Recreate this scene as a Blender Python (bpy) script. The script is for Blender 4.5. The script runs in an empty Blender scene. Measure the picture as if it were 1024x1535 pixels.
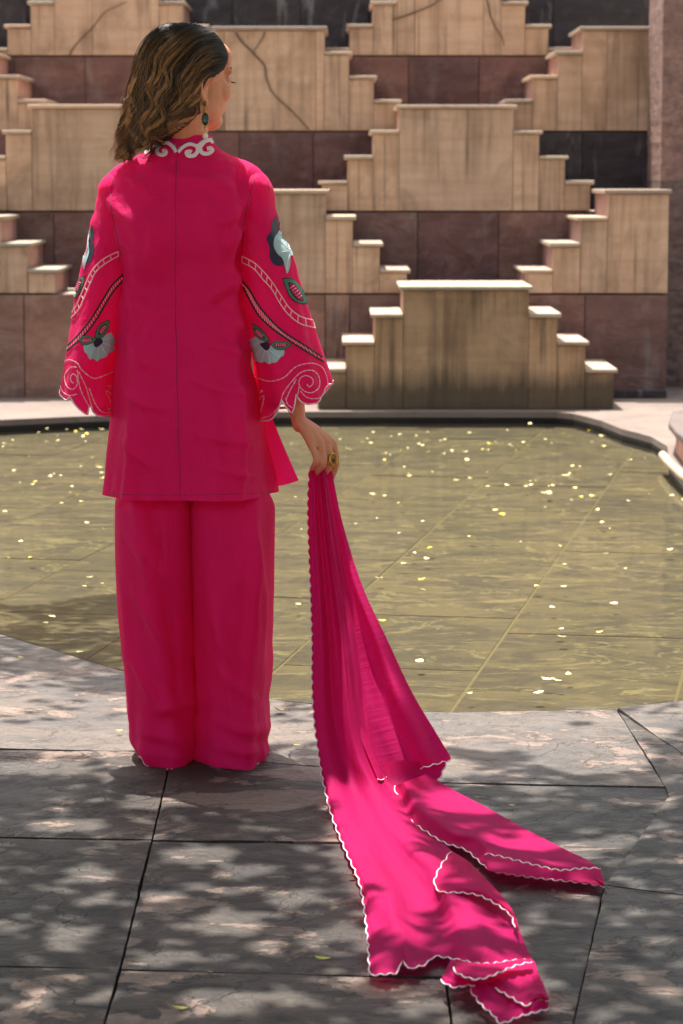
import bpy, bmesh, math, random
import numpy as np
from mathutils import Vector, Matrix, noise
from mathutils.bvhtree import BVHTree

random.seed(11)
scene = bpy.context.scene
COL = scene.collection
R = math.radians

# ------------------------------------------------------------------ camera
FPX, CAM_H = 4000.0, 1.33          # focal length in photo pixels, lens height
PITCH = math.atan(497.5 / FPX)
cam_data = bpy.data.cameras.new("camera")
cam = bpy.data.objects.new("camera", cam_data)
COL.objects.link(cam)
cam.location = (0, 0, CAM_H)
cam.rotation_euler = (math.pi / 2 - PITCH, 0, 0)
cam_data.sensor_fit = 'VERTICAL'
cam_data.sensor_height = 36.0
cam_data.sensor_width = 24.0
cam_data.lens = FPX / 1535 * 36.0
cam_data.clip_start = 0.1
cam_data.clip_end = 800
cam_data.dof.use_dof = True
cam_data.dof.focus_distance = 6.0
cam_data.dof.aperture_fstop = 9.0
scene.camera = cam

# ------------------------------------------------------------------ light
SUN_EL, SUN_AZ = 71.0, -24.0          # degrees; azimuth from +Y towards +X
SUN_DIR = Vector((math.sin(R(SUN_AZ)) * math.cos(R(SUN_EL)),
                  math.cos(R(SUN_AZ)) * math.cos(R(SUN_EL)), math.sin(R(SUN_EL))))
world = bpy.data.worlds.new("World")
scene.world = world
world.use_nodes = True
wn = world.node_tree.nodes
sky = wn.new('ShaderNodeTexSky')
sky.sky_type = 'NISHITA'
sky.sun_disc = False
sky.sun_elevation = R(SUN_EL)
sky.sun_rotation = R(SUN_AZ)
sky.air_density = 0.8
sky.dust_density = 5.0
sky.ozone_density = 0.4
wn['Background'].inputs['Strength'].default_value = 0.15
hs = wn.new('ShaderNodeHueSaturation')          # the photograph's white balance greys the sky's blue
hs.inputs['Saturation'].default_value = 0.5
world.node_tree.links.new(sky.outputs[0], hs.inputs['Color'])
world.node_tree.links.new(hs.outputs[0], wn['Background'].inputs[0])
sd = bpy.data.lights.new("sun", 'SUN')
sd.energy = 4.6
sd.angle = R(0.55)
sd.color = (1.0, 0.93, 0.83)
sun = bpy.data.objects.new("sun", sd)
COL.objects.link(sun)
sun.location = (0, 20, 30)
sun.rotation_euler = SUN_DIR.to_track_quat('Z', 'Y').to_euler()
vs = scene.view_settings
vs.view_transform = 'Standard'
vs.look = 'None'
vs.gamma = 1.0
vs.use_curve_mapping = False
vs.exposure = 1.2

# ------------------------------------------------------------------ helpers
_c, _s = math.cos(PITCH), math.sin(PITCH)
def ray(u, v):
    a = (u - 512) / FPX; b = (767.5 - v) / FPX
    return Vector((a, _c + b * _s, -_s + b * _c))
def G(u, v, z=0.0):                 # photo measurement -> point on the level z
    r = ray(u, v); t = (z - CAM_H) / r.z
    return Vector((r.x * t, r.y * t, z))
def W(u, v, Y):                     # photo measurement -> point on the upright plane at distance Y
    r = ray(u, v); t = Y / r.y
    return Vector((r.x * t, Y, CAM_H + r.z * t))
def srgb(r, g, b):
    f = lambda c: c / 12.92 if c <= 0.04045 else ((c + 0.055) / 1.055) ** 2.4
    return (f(r / 255), f(g / 255), f(b / 255), 1.0)

ORIGIN = {}
def empty(name, loc, label=None, cat=None, group=None, kind=None):
    o = bpy.data.objects.new(name, None)
    COL.objects.link(o)
    o.location = loc
    o.empty_display_size = 0.1
    ORIGIN[o] = Vector(loc)
    tag(o, label, cat, group, kind)
    return o
def tag(o, label=None, cat=None, group=None, kind=None):
    if label: o['label'] = label
    if cat: o['category'] = cat
    if group: o['group'] = group
    if kind: o['kind'] = kind
    return o
def mesh_obj(name, verts, faces, mat, parent=None, smooth=False, origin=None):
    """verts in world space; the object's origin is the parent's unless given"""
    po = ORIGIN.get(parent, Vector((0, 0, 0))) if parent else Vector((0, 0, 0))
    og = Vector(origin) if origin is not None else po
    me = bpy.data.meshes.new(name)
    me.from_pydata([tuple(Vector(v) - og) for v in verts], [], faces)
    me.validate()
    if smooth:
        me.polygons.foreach_set('use_smooth', [True] * len(me.polygons))
    me.update()
    o = bpy.data.objects.new(name, me)
    COL.objects.link(o)
    if mat: me.materials.append(mat)
    if parent:
        o.parent = parent
        o.location = og - po
    else:
        o.location = og
    ORIGIN[o] = og
    return o
def bm_obj(name, bm, mat, parent=None, smooth=False, origin=None):
    bm.verts.index_update()
    vs_ = [v.co.copy() for v in bm.verts]
    fs_ = [[v.index for v in f.verts] for f in bm.faces]
    bm.free()
    return mesh_obj(name, vs_, fs_, mat, parent, smooth, origin)
def box_data(x0, x1, y0, y1, z0, z1, bev=0.0, seed=0):
    bm = bmesh.new()
    bmesh.ops.create_cube(bm, size=1)
    for v in bm.verts:
        v.co = Vector((x0 if v.co.x < 0 else x1, y0 if v.co.y < 0 else y1, z0 if v.co.z < 0 else z1))
    if bev > 0:
        bmesh.ops.bevel(bm, geom=bm.edges[:], offset=bev, segments=1, affect='EDGES')
    return bm
def tube_data(pts, rads, seg=8, caps=True):
    V, F = [], []
    n = len(pts)
    pts = [Vector(p) for p in pts]
    up = Vector((0.3, 0.9, 0.2)).normalized()
    for i, p in enumerate(pts):
        t = (pts[min(i + 1, n - 1)] - pts[max(i - 1, 0)])
        t = t.normalized() if t.length > 1e-9 else Vector((0, 0, 1))
        a = t.cross(up)
        if a.length < 1e-4: a = t.cross(Vector((1, 0, 0)))
        a.normalize(); b = a.cross(t)
        r = rads[i] if hasattr(rads, '__len__') else rads
        for k in range(seg):
            q = 2 * math.pi * k / seg
            V.append(p + (a * math.cos(q) + b * math.sin(q)) * r)
    for i in range(n - 1):
        for k in range(seg):
            k2 = (k + 1) % seg
            F.append((i * seg + k, i * seg + k2, (i + 1) * seg + k2, (i + 1) * seg + k))
    if caps:
        F.append(tuple(range(seg))[::-1]); F.append(tuple((n - 1) * seg + k for k in range(seg)))
    return V, F
def catmull(pts, n):
    """n samples along a smooth curve through pts (tuples)"""
    P_ = [np.array(p, float) for p in pts]
    P_ = [2 * P_[0] - P_[1]] + P_ + [2 * P_[-1] - P_[-2]]
    m = len(pts) - 1
    out = []
    for i in range(n):
        t = i / (n - 1) * m
        k = min(int(t), m - 1); f = t - k
        a, b, c, d = P_[k:k + 4]
        out.append(0.5 * (2 * b + (c - a) * f + (2 * a - 5 * b + 4 * c - d) * f * f + (3 * b - a - 3 * c + d) * f ** 3))
    return out

class NT:
    """tiny node-tree builder"""
    def __init__(self, name):
        self.m = bpy.data.materials.new(name)
        self.m.use_nodes = True
        self.t = self.m.node_tree
        self.b = self.t.nodes['Principled BSDF']
        self.out = self.t.nodes['Material Output']
    def n(self, typ, **kw):
        x = self.t.nodes.new(typ)
        for k, v in kw.items():
            if k.startswith('i_'):
                key = k[2:]
                key = int(key) if key.isdigit() else key.replace('_', ' ')
                x.inputs[key].default_value = v
            else: setattr(x, k, v)
        return x
    def l(self, a, b): self.t.links.new(a, b)
    def coord(self, scale=(1, 1, 1), rnd=True, rot=(0, 0, 0)):
        tc = self.n('ShaderNodeTexCoord')
        mp = self.n('ShaderNodeMapping')
        mp.inputs['Scale'].default_value = scale
        mp.inputs['Rotation'].default_value = rot
        self.l(tc.outputs['Object'], mp.inputs['Vector'])
        if rnd:
            oi = self.n('ShaderNodeObjectInfo')
            ml = self.n('ShaderNodeMath', operation='MULTIPLY', i_1=37.0)
            self.l(oi.outputs['Random'], ml.inputs[0])
            self.l(ml.outputs[0], mp.inputs['Location'])
        return mp.outputs[0]
    def noise(self, vec, scale, detail=4, rough=0.55, dist=0.0):
        x = self.n('ShaderNodeTexNoise', i_Scale=scale, i_Detail=detail, i_Roughness=rough, i_Distortion=dist)
        self.l(vec, x.inputs['Vector'])
        return x.outputs['Fac']
    def ramp(self, fac, stops, interp='LINEAR'):
        x = self.n('ShaderNodeValToRGB')
        x.color_ramp.interpolation = interp
        e = x.color_ramp.elements
        while len(e) < len(stops): e.new(0.5)
        for k, (p, c) in enumerate(stops):
            e[k].position = p
            e[k].color = c if hasattr(c, '__len__') else (c, c, c, 1)
        self.l(fac, x.inputs[0])
        return x.outputs['Color']
    def mix(self, fac, a, b, mode='MIX'):
        x = self.n('ShaderNodeMix', data_type='RGBA', blend_type=mode)
        for s, v in ((0, fac), (6, a), (7, b)):
            if hasattr(v, 'is_linked'): self.l(v, x.inputs[s])
            else: x.inputs[s].default_value = v
        return x.outputs[2]
    def math(self, op, a, b=0.0):
        x = self.n('ShaderNodeMath', operation=op)
        for s, v in ((0, a), (1, b)):
            if hasattr(v, 'is_linked'): self.l(v, x.inputs[s])
            else: x.inputs[s].default_value = v
        return x.outputs[0]
    def bump(self, h, dist, strength=1.0, prev=None):
        x = self.n('ShaderNodeBump', i_Strength=strength, i_Distance=dist)
        self.l(h, x.inputs['Height'])
        if prev is not None: self.l(prev, x.inputs['Normal'])
        return x.outputs[0]
    def set(self, col=None, rough=None, nrm=None, **kw):
        for key, v in (('Base Color', col), ('Roughness', rough), ('Normal', nrm)):
            if v is None: continue
            if hasattr(v, 'is_linked'): self.l(v, self.b.inputs[key])
            else: self.b.inputs[key].default_value = v
        for k, v in kw.items():
            self.b.inputs[k.replace('_', ' ')].default_value = v
        return self.m
def plain(name, col, rough=0.6, **kw):
    return NT(name).set(col, rough, **kw)

# ------------------------------------------------------------------ stone materials
def sandstone(name, c0, c1, c2, stain, dirt_top=None):
    t = NT(name)
    v1 = t.coord((9, 2, 0.55)); v2 = t.coord((1.1, 1, 14)); v3 = t.coord((2.2, 2, 1.6))
    streak = t.noise(v1, 1.6, 5, 0.6, 0.35)
    grain = t.noise(v2, 1.3, 4, 0.6, 0.2)
    cloud = t.noise(v3, 1.3, 5, 0.6)
    col = t.mix(t.ramp(cloud, [(0.3, 0.0), (0.7, 1.0)]), c0, c1)
    col = t.mix(t.math('MULTIPLY', t.ramp(grain, [(0.4, 0.0), (0.68, 1.0)]), 0.5), col, c2)
    patchy = t.ramp(t.noise(t.coord((1.2, 1, 0.8)), 1.5, 3, 0.6), [(0.38, 0.12), (0.62, 1.0)])
    col = t.mix(t.math('MULTIPLY', t.math('MULTIPLY', t.ramp(streak, [(0.46, 0.0), (0.68, 1.0)]), patchy), 0.9), col, stain)
    blot = t.noise(t.coord((1.6, 1, 1.1)), 1.9, 6, 0.68, 0.8)
    col = t.mix(t.math('MULTIPLY', t.ramp(blot, [(0.5, 0.0), (0.66, 1.0)]), 0.45), col, stain)
    v6 = t.coord((22, 2, 0.35))
    runs = t.math('MULTIPLY', t.ramp(t.noise(v6, 1.0, 4, 0.6, 0.2), [(0.55, 0.0), (0.66, 1.0)]),
                  t.ramp(t.noise(v3, 0.9, 2), [(0.42, 0.0), (0.6, 1.0)]))
    col = t.mix(t.math('MULTIPLY', runs, 0.75), col, srgb(86, 74, 60))
    v4 = t.coord((1, 1, 1))
    spots = t.noise(v4, 9, 6, 0.7)
    col = t.mix(t.math('MULTIPLY', t.ramp(spots, [(0.6, 0.0), (0.75, 1.0)]), 0.5), col, stain)
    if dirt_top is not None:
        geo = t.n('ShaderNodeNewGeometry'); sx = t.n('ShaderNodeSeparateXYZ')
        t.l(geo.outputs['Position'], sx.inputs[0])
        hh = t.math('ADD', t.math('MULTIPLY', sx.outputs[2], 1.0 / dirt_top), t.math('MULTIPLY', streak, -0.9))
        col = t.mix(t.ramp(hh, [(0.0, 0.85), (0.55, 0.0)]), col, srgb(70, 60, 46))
    oi = t.n('ShaderNodeObjectInfo')
    col = t.mix(1.0, col, t.ramp(oi.outputs['Random'], [(0, (0.92, 0.91, 0.9, 1)), (0.5, (1.06, 1.03, 0.98, 1)), (1, (1.16, 1.12, 1.08, 1))]), 'MULTIPLY')
    b = t.bump(t.noise(v4, 60, 4), 0.004, 0.5)
    b = t.bump(grain, 0.006, 0.4, b)
    return t.set(col, 0.85, b)
M = {}
M['tan'] = sandstone('tan_sandstone', srgb(198, 172, 148), srgb(182, 154, 130), srgb(164, 134, 108), srgb(126, 104, 84))
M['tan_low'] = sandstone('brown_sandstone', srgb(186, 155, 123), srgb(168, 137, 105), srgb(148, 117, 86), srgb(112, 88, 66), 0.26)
def rough_stone(name, c0, c1, c2, white=0.0, depth=0.02, sc=1.0):
    t = NT(name)
    v = t.coord((1, 1, 1)); va = t.coord((1.0, 1, 2.6), rot=(0, 0.35, 0))
    n1 = t.noise(va, 2.4 * sc, 6, 0.6, 0.6); n2 = t.noise(v, 9 * sc, 6, 0.65); n3 = t.noise(v, 1.1, 3)
    col = t.mix(t.ramp(n1, [(0.35, 0.0), (0.66, 1.0)]), c0, c1)
    col = t.mix(t.math('MULTIPLY', t.ramp(n2, [(0.5, 0.0), (0.72, 1.0)]), 0.6), col, c2)
    if white > 0:
        vs_ = t.coord((5, 1, 1.0))
        wv = t.noise(vs_, 1.7, 5, 0.6, 0.6)
        col = t.mix(t.math('MULTIPLY', t.ramp(wv, [(0.57, 0.0), (0.72, 1.0)]), white), col, srgb(150, 150, 150))
    oi = t.n('ShaderNodeObjectInfo')
    col = t.mix(1.0, col, t.ramp(oi.outputs['Random'], [(0, (0.66, 0.68, 0.74, 1)), (0.35, (1.0, 1.0, 1.0, 1)), (0.7, (0.85, 0.98, 1.0, 1)), (1, (1.2, 1.12, 1.05, 1))]), 'MULTIPLY')
    b = t.bump(n1, depth, 0.9)
    b = t.bump(n2, depth * 0.35, 0.8, b)
    return t.set(col, 0.75, b)
M['red'] = rough_stone('red_quartzite', srgb(122, 86, 78), srgb(98, 68, 62), srgb(146, 110, 100), 0.25, 0.035)
M['redbrown'] = rough_stone('brown_quartzite', srgb(140, 108, 94), srgb(112, 84, 74), srgb(158, 126, 110), 0.2, 0.03)
M['dark'] = rough_stone('dark_quartzite', srgb(62, 54, 56), srgb(46, 41, 44), srgb(84, 74, 74), 0.55, 0.02)
M['pillar'] = rough_stone('pink_granite', srgb(134, 110, 103), srgb(100, 80, 77), srgb(56, 46, 48), 0.0, 0.02, 3.0)
M['pinkside'] = rough_stone('pink_sandstone', srgb(186, 142, 128), srgb(160, 118, 106), srgb(120, 88, 82), 0.1, 0.006)
M['cap'] = rough_stone('pale_capstone', srgb(180, 159, 140), srgb(164, 143, 125), srgb(142, 120, 105), 0.0, 0.004)
M['terrace'] = rough_stone('pale_terrace_stone', srgb(122, 108, 98), srgb(108, 93, 86), srgb(86, 73, 68), 0.0, 0.004)
M['bed'] = rough_stone('dark_mortar_bed', srgb(44, 40, 38), srgb(34, 31, 30), srgb(60, 54, 50), 0.0, 0.004)
M['soil'] = rough_stone('dry_soil', srgb(190, 168, 142), srgb(174, 150, 126), srgb(150, 130, 108), 0.0, 0.01)

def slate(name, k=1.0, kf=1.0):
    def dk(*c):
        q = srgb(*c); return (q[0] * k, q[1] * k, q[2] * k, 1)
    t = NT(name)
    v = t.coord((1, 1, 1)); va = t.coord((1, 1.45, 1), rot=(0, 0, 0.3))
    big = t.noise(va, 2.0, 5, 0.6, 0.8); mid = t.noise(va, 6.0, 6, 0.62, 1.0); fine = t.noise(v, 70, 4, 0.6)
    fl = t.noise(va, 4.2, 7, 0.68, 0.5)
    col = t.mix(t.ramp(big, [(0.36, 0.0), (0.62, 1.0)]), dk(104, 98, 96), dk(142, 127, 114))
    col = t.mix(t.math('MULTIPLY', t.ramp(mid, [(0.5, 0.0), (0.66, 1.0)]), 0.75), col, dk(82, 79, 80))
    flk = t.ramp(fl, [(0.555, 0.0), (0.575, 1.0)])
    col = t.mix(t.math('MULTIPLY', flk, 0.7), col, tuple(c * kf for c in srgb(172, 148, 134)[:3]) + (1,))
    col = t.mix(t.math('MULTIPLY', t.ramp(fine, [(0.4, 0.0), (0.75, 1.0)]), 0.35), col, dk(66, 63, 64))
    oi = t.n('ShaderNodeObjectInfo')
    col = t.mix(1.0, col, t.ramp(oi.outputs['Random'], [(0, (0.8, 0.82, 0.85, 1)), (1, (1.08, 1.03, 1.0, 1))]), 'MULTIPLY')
    lay = t.noise(va, 2.6, 6, 0.62, 0.7)
    steps = t.ramp(lay, [(0.30, 0.0), (0.31, 0.2), (0.42, 0.22), (0.43, 0.5), (0.53, 0.52), (0.535, 0.75), (0.64, 0.77), (0.65, 1.0)])
    vo = t.n('ShaderNodeTexVoronoi', feature='DISTANCE_TO_EDGE', i_Scale=1.3)
    wv = t.n('ShaderNodeMix', data_type='VECTOR')
    nz = t.n('ShaderNodeTexNoise', i_Scale=3.5, i_Detail=5)
    t.l(v, nz.inputs['Vector'])
    ad = t.n('ShaderNodeVectorMath', operation='ADD'); t.l(v, ad.inputs[0])
    scv = t.n('ShaderNodeVectorMath', operation='SCALE'); scv.inputs['Scale'].default_value = 0.7
    t.l(nz.outputs['Color'], scv.inputs[0]); t.l(scv.outputs[0], ad.inputs[1]); t.l(ad.outputs[0], vo.inputs['Vector'])
    crk = t.ramp(vo.outputs['Distance'], [(0.0, 0.0), (0.006, 1.0)])
    crkm = t.math('MAXIMUM', crk, t.ramp(t.noise(v, 2.3, 2), [(0.36, 0.0), (0.44, 1.0)]))
    col = t.mix(crkm, srgb(30, 27, 27), col)
    b = t.bump(steps, 0.014, 1.0)
    b = t.bump(mid, 0.022, 0.9, b)
    b = t.bump(fine, 0.004, 0.9, b)
    b = t.bump(flk, 0.004, 0.8, b)
    b = t.bump(crkm, 0.006, 0.8, b)
    rr = t.ramp(mid, [(0.3, 0.5), (0.7, 0.78)])
    return t.set(col, rr, b)
M['slate'] = slate('shaded_cleft_slate', 0.19, 0.58)  # slate colour darkened to deepen the tree shade on the flags
M['slate_sunlit'] = slate('sunlit_cleft_slate', 0.58, 0.64)  # same slate kept lighter: the coping row's sunlight is put into its colour

def pool_stone(name):
    t = NT(name)
    va = t.coord((1.3, 1.9, 1), rot=(0, 0, 0.3)); v2 = t.coord((1, 1, 1)); vb = t.coord((0.9, 1.7, 1), rot=(0, 0, -0.25))
    n = t.noise(va, 2.2, 6, 0.62, 1.6); lay = t.noise(vb, 1.7, 5, 0.6, 1.3); f = t.noise(v2, 26, 5, 0.65)
    steps = t.ramp(lay, [(0.30, 0.0), (0.31, 0.25), (0.40, 0.25), (0.41, 0.5), (0.49, 0.5), (0.5, 0.72), (0.60, 0.72), (0.61, 1.0)])
    col = t.mix(steps, srgb(46, 39, 21), srgb(80, 70, 40))
    col = t.mix(t.math('MULTIPLY', t.ramp(n, [(0.47, 0.0), (0.58, 1.0)]), 0.85), col, srgb(38, 32, 17))
    ed = t.ramp(lay, [(0.485, 0.0), (0.497, 1.0), (0.51, 0.0)])
    col = t.mix(t.math('MULTIPLY', ed, 0.8), col, srgb(128, 117, 80))
    col = t.mix(t.math('MULTIPLY', t.ramp(f, [(0.45, 0.0), (0.75, 1.0)]), 0.45), col, srgb(84, 74, 48))
    oi = t.n('ShaderNodeObjectInfo')
    col = t.mix(1.0, col, t.ramp(oi.outputs['Random'], [(0, (0.86, 0.86, 0.84, 1)), (1, (1.05, 1.04, 1.03, 1))]), 'MULTIPLY')
    b = t.bump(n, 0.008, 0.7)
    b = t.bump(steps, 0.004, 0.7, b)
    return t.set(col, 0.8, b)
M['pool'] = pool_stone('olive_pool_slate')
M['grout'] = plain('pale_grout', srgb(92, 83, 54), 0.85)
def water():
    t = NT('pool_water')
    tr = t.n('ShaderNodeBsdfTransparent'); tr.inputs[0].default_value = (0.95, 0.95, 0.86, 1)
    gl = t.n('ShaderNodeBsdfGlossy', i_Roughness=0.05)
    fr = t.n('ShaderNodeFresnel', i_IOR=1.31)
    v = t.coord((1, 1, 1), rnd=False)
    b = t.bump(t.noise(v, 7, 3), 0.006, 0.3)
    t.l(b, gl.inputs['Normal']); t.l(b, fr.inputs['Normal'])
    mx = t.n('ShaderNodeMixShader')
    t.l(t.math('MULTIPLY', fr.outputs[0], 0.65), mx.inputs[0]); t.l(tr.outputs[0], mx.inputs[1]); t.l(gl.outputs[0], mx.inputs[2])
    t.l(mx.outputs[0], t.out.inputs['Surface'])
    return t.m
M['water'] = water()

# ------------------------------------------------------------------ ground, pool
POOL = [(-1.01, 7.80), (-0.62, 7.23), (-0.18, 6.79), (0.05, 6.68), (0.28, 6.62), (0.50, 6.625), (0.70, 6.66), (0.88, 6.76),
        (1.35, 7.15), (1.85, 7.9), (2.1, 9.0), (1.95, 10.3), (1.56, 11.3), (1.53, 11.9), (1.55, 12.55), (1.60, 13.0), (1.64, 13.37), (1.62, 13.87), (1.57, 14.09), (1.51, 14.32), (1.45, 14.8), (1.39, 15.05),
        (1.33, 15.27), (1.24, 15.38), (0.73, 15.40), (-0.12, 15.40), (-0.7, 15.36), (-1.19, 15.23), (-1.56, 15.05), (-1.91, 14.86), (-2.6, 14.3), (-3.1, 13.0), (-3.2, 11.4),
        (-2.9, 10.0), (-2.3, 9.0), (-1.6, 8.3)]
PCX, PCY = -0.4, 10.8
WATER_Z, FLOOR_Z, BED_Z = -0.052, -0.088, -0.035

def sheet(name, x0, x1, y0, y1, z, mat, kind='structure'):
    o = mesh_obj(name, [(x0, y0, z), (x1, y0, z), (x1, y1, z), (x0, y1, z)], [(0, 1, 2, 3)], mat)
    return tag(o, kind=kind)
sheet('ground', -250, 250, -200, 300, -0.20, M['soil'])
# pavement bed: a ring from the pool rim outwards
def ring(name, z, mat, lo, hi, outer, thick=None, kind='structure'):
    n = len(POOL)
    V, F = [], []
    idx = [i % n for i in range(lo, hi + 1)]
    for i in idx:
        x, y = POOL[i]
        dx, dy = x - PCX, y - PCY
        s = outer / math.hypot(dx, dy)
        V.append((x, y, z)); V.append((PCX + dx * s, PCY + dy * s, z))
    for k in range(len(idx) - 1):
        F.append((2 * k, 2 * k + 1, 2 * k + 3, 2 * k + 2))
    if thick:
        m = len(V)
        for i in idx:
            x, y = POOL[i]
            V.append((x, y, z - thick))
        for k in range(len(idx) - 1):
            F.append((2 * k, 2 * k + 2, m + k + 1, m + k))
    return tag(mesh_obj(name, V, F, mat), kind=kind)
pav = ring('pavement', BED_Z - 0.004, M['bed'], 0, len(POOL), 7.9)
ring('pool_terrace', 0.0, M['terrace'], 9, len(POOL) - 1, 7.6, 0.034)
M['court'] = rough_stone('bounce_court_paving', srgb(166, 148, 128), srgb(152, 134, 114), srgb(130, 112, 96), 0.0, 0.004)
sheet('court', -14, 14, -16, 2.6, -0.008, M['court'])  # unseen sheet added behind the camera to bounce sunlight onto woman and wall
# pool basin
ow = lambda x, y: (PCX + (x - PCX) * 1.0018, PCY + (y - PCY) * 1.0018)
pv = [(*ow(x, y), -0.002) for x, y in POOL] + [(*ow(x, y), -0.12) for x, y in POOL]
n = len(POOL)
tag(mesh_obj('pool_wall', pv, [(i, (i + 1) % n, n + (i + 1) % n, n + i) for i in range(n)], M['bed']), kind='structure')
pfl = tag(mesh_obj('pool_floor', [(x, y, FLOOR_Z - 0.0005) for x, y in POOL], [tuple(range(n))], M['grout']), kind='structure')
tag(mesh_obj('pool_water', [(x * 1.0, y, WATER_Z) for x, y in POOL], [tuple(range(n))], M['water']), kind='structure')
def in_pool(x, y, shrink=0.0):
    c = False
    for i in range(n):
        x1, y1 = POOL[i]; x2, y2 = POOL[(i + 1) % n]
        if (y1 > y) != (y2 > y) and x < (x2 - x1) * (y - y1) / (y2 - y1) + x1: c = not c
    if c and shrink > 0:
        for i in range(n):
            a = Vector(POOL[i]); b = Vector(POOL[(i + 1) % n]); p = Vector((x, y))
            t = max(0, min(1, (p - a).dot(b - a) / (b - a).length_squared))
            if (p - a - (b - a) * t).length < shrink: return False
    return c
# the bed's stone tiles, laid in running bond 10 degrees off the camera's axis
ang = R(10.1); ex = Vector((math.cos(ang), -math.sin(ang), 0)); ey = Vector((math.sin(ang), math.cos(ang), 0))
o0 = Vector((0.35, 7.36, 0)); TW, TL, GAP = 0.585, 0.95, 0.010
for i in range(-9, 7):
    off = [0.0, 0.41, 0.13, 0.62, 0.3][i % 5]
    for j in range(-4, 11):
        u0, u1, v0, v1 = i * TW, (i + 1) * TW, (j + off) * TL, (j + 1 + off) * TL
        bm = bmesh.new()
        g = GAP / 2
        vsq = [bm.verts.new(o0 + ex * a + ey * b + Vector((0, 0, FLOOR_Z))) for a, b in ((u0 + g, v0 + g), (u1 - g, v0 + g), (u1 - g, v1 - g), (u0 + g, v1 - g))]
        bm.faces.new(vsq)
        ctr = o0 + ex * (u0 + u1) / 2 + ey * (v0 + v1) / 2
        # clip against the (star-shaped) pool outline: cut by each edge line that lies near
        cs = [in_pool(v.co.x, v.co.y) for v in vsq]
        if not any(cs): bm.free(); continue
        tilt = random.uniform(-0.0012, 0.0012)
        for v in bm.verts: v.co.z += tilt
        r = bmesh.ops.extrude_face_region(bm, geom=bm.faces[:])
        for q in r['geom']:
            if isinstance(q, bmesh.types.BMVert): q.co.z += 0.0012
        bm_obj('pool_tile', bm, M['pool'], pfl, origin=ctr + Vector((0, 0, FLOOR_Z)))

# ------------------------------------------------------------------ near paving slabs (each its own flag)
def slab(px, top=0.0, gap=0.0016, seed=0, worldpts=None, mat=None, chip=0.003):
    pts = [G(u, v) for u, v in px] if worldpts is None else [Vector((x, y, 0)) for x, y in worldpts]
    area = sum(pts[i].x * pts[(i + 1) % len(pts)].y - pts[(i + 1) % len(pts)].x * pts[i].y for i in range(len(pts)))
    if area < 0: pts.reverse()
    m = len(pts); inn = []
    lines = []
    for i in range(m):                       # joints across the view are the wider ones
        a, b = pts[i], pts[(i + 1) % m]
        d = (b - a).normalized(); nn = Vector((-d.y, d.x, 0))
        gg = gap + 0.0052 * abs(d.x) ** 3
        lines.append((a + nn * gg, d))
    for i in range(m):
        (p, d), (q, e) = lines[i - 1], lines[i]
        cr = d.x * e.y - d.y * e.x
        if abs(cr) < 0.12: inn.append(q.copy()); continue
        w = q - p
        inn.append(p + d * ((w.x * e.y - w.y * e.x) / cr))
    bd = []
    for i in range(m):
        a, b = inn[i], inn[(i + 1) % m]
        k = max(1, int((b - a).length / 0.035))
        for j in range(k):
            p = a.lerp(b, j / k)
            d = (b - a).normalized(); nn = Vector((-d.y, d.x, 0))
            w = noise.noise(Vector((p.x * 9 + seed, p.y * 9, 3.1))) * chip + noise.noise(Vector((p.x * 40 + seed, p.y * 40, 7.1))) * chip * 0.5
            bd.append(p + nn * (abs(w) + w * 0.3))
    bm = bmesh.new()
    f = bm.faces.new([bm.verts.new(p) for p in bd])
    xs = [p.x for p in bd]; ys = [p.y for p in bd]
    for ax, lo, hi in ((0, min(xs), max(xs)), (1, min(ys), max(ys))):
        stp = 0.06
        k = math.ceil(lo / stp)
        while k * stp < hi:
            co = Vector((k * stp, 0, 0)) if ax == 0 else Vector((0, k * stp, 0))
            bmesh.ops.bisect_plane(bm, geom=bm.verts[:] + bm.edges[:] + bm.faces[:], plane_co=co,
                                   plane_no=Vector((1, 0, 0)) if ax == 0 else Vector((0, 1, 0)))
            k += 1
    be = [e for e in bm.edges if len(e.link_faces) == 1]
    bvs = {v for e in be for v in e.verts}
    r = bmesh.ops.extrude_edge_only(bm, edges=be)
    low = [q for q in r['geom'] if isinstance(q, bmesh.types.BMVert)]
    for v in low: v.co.z = -0.034
    lows = set(low)
    for v in bm.verts:
        if v in lows: continue
        v.co.z = top + 0.004 * noise.noise(Vector((v.co.x * 2.3 + seed, v.co.y * 2.3, 1.7))) + 0.0016 * noise.noise(Vector((v.co.x * 9, v.co.y * 9 + seed, 4.2)))
        if v in bvs: v.co.z -= 0.0015
    c = sum(bd, Vector()) / len(bd)
    return bm_obj('paving_slab', bm, mat or M['slate'], pav, smooth=False, origin=(c.x, c.y, 0))
near = [(-140, 900), (0, 948), (175, 1000), (300, 1028)]
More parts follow.
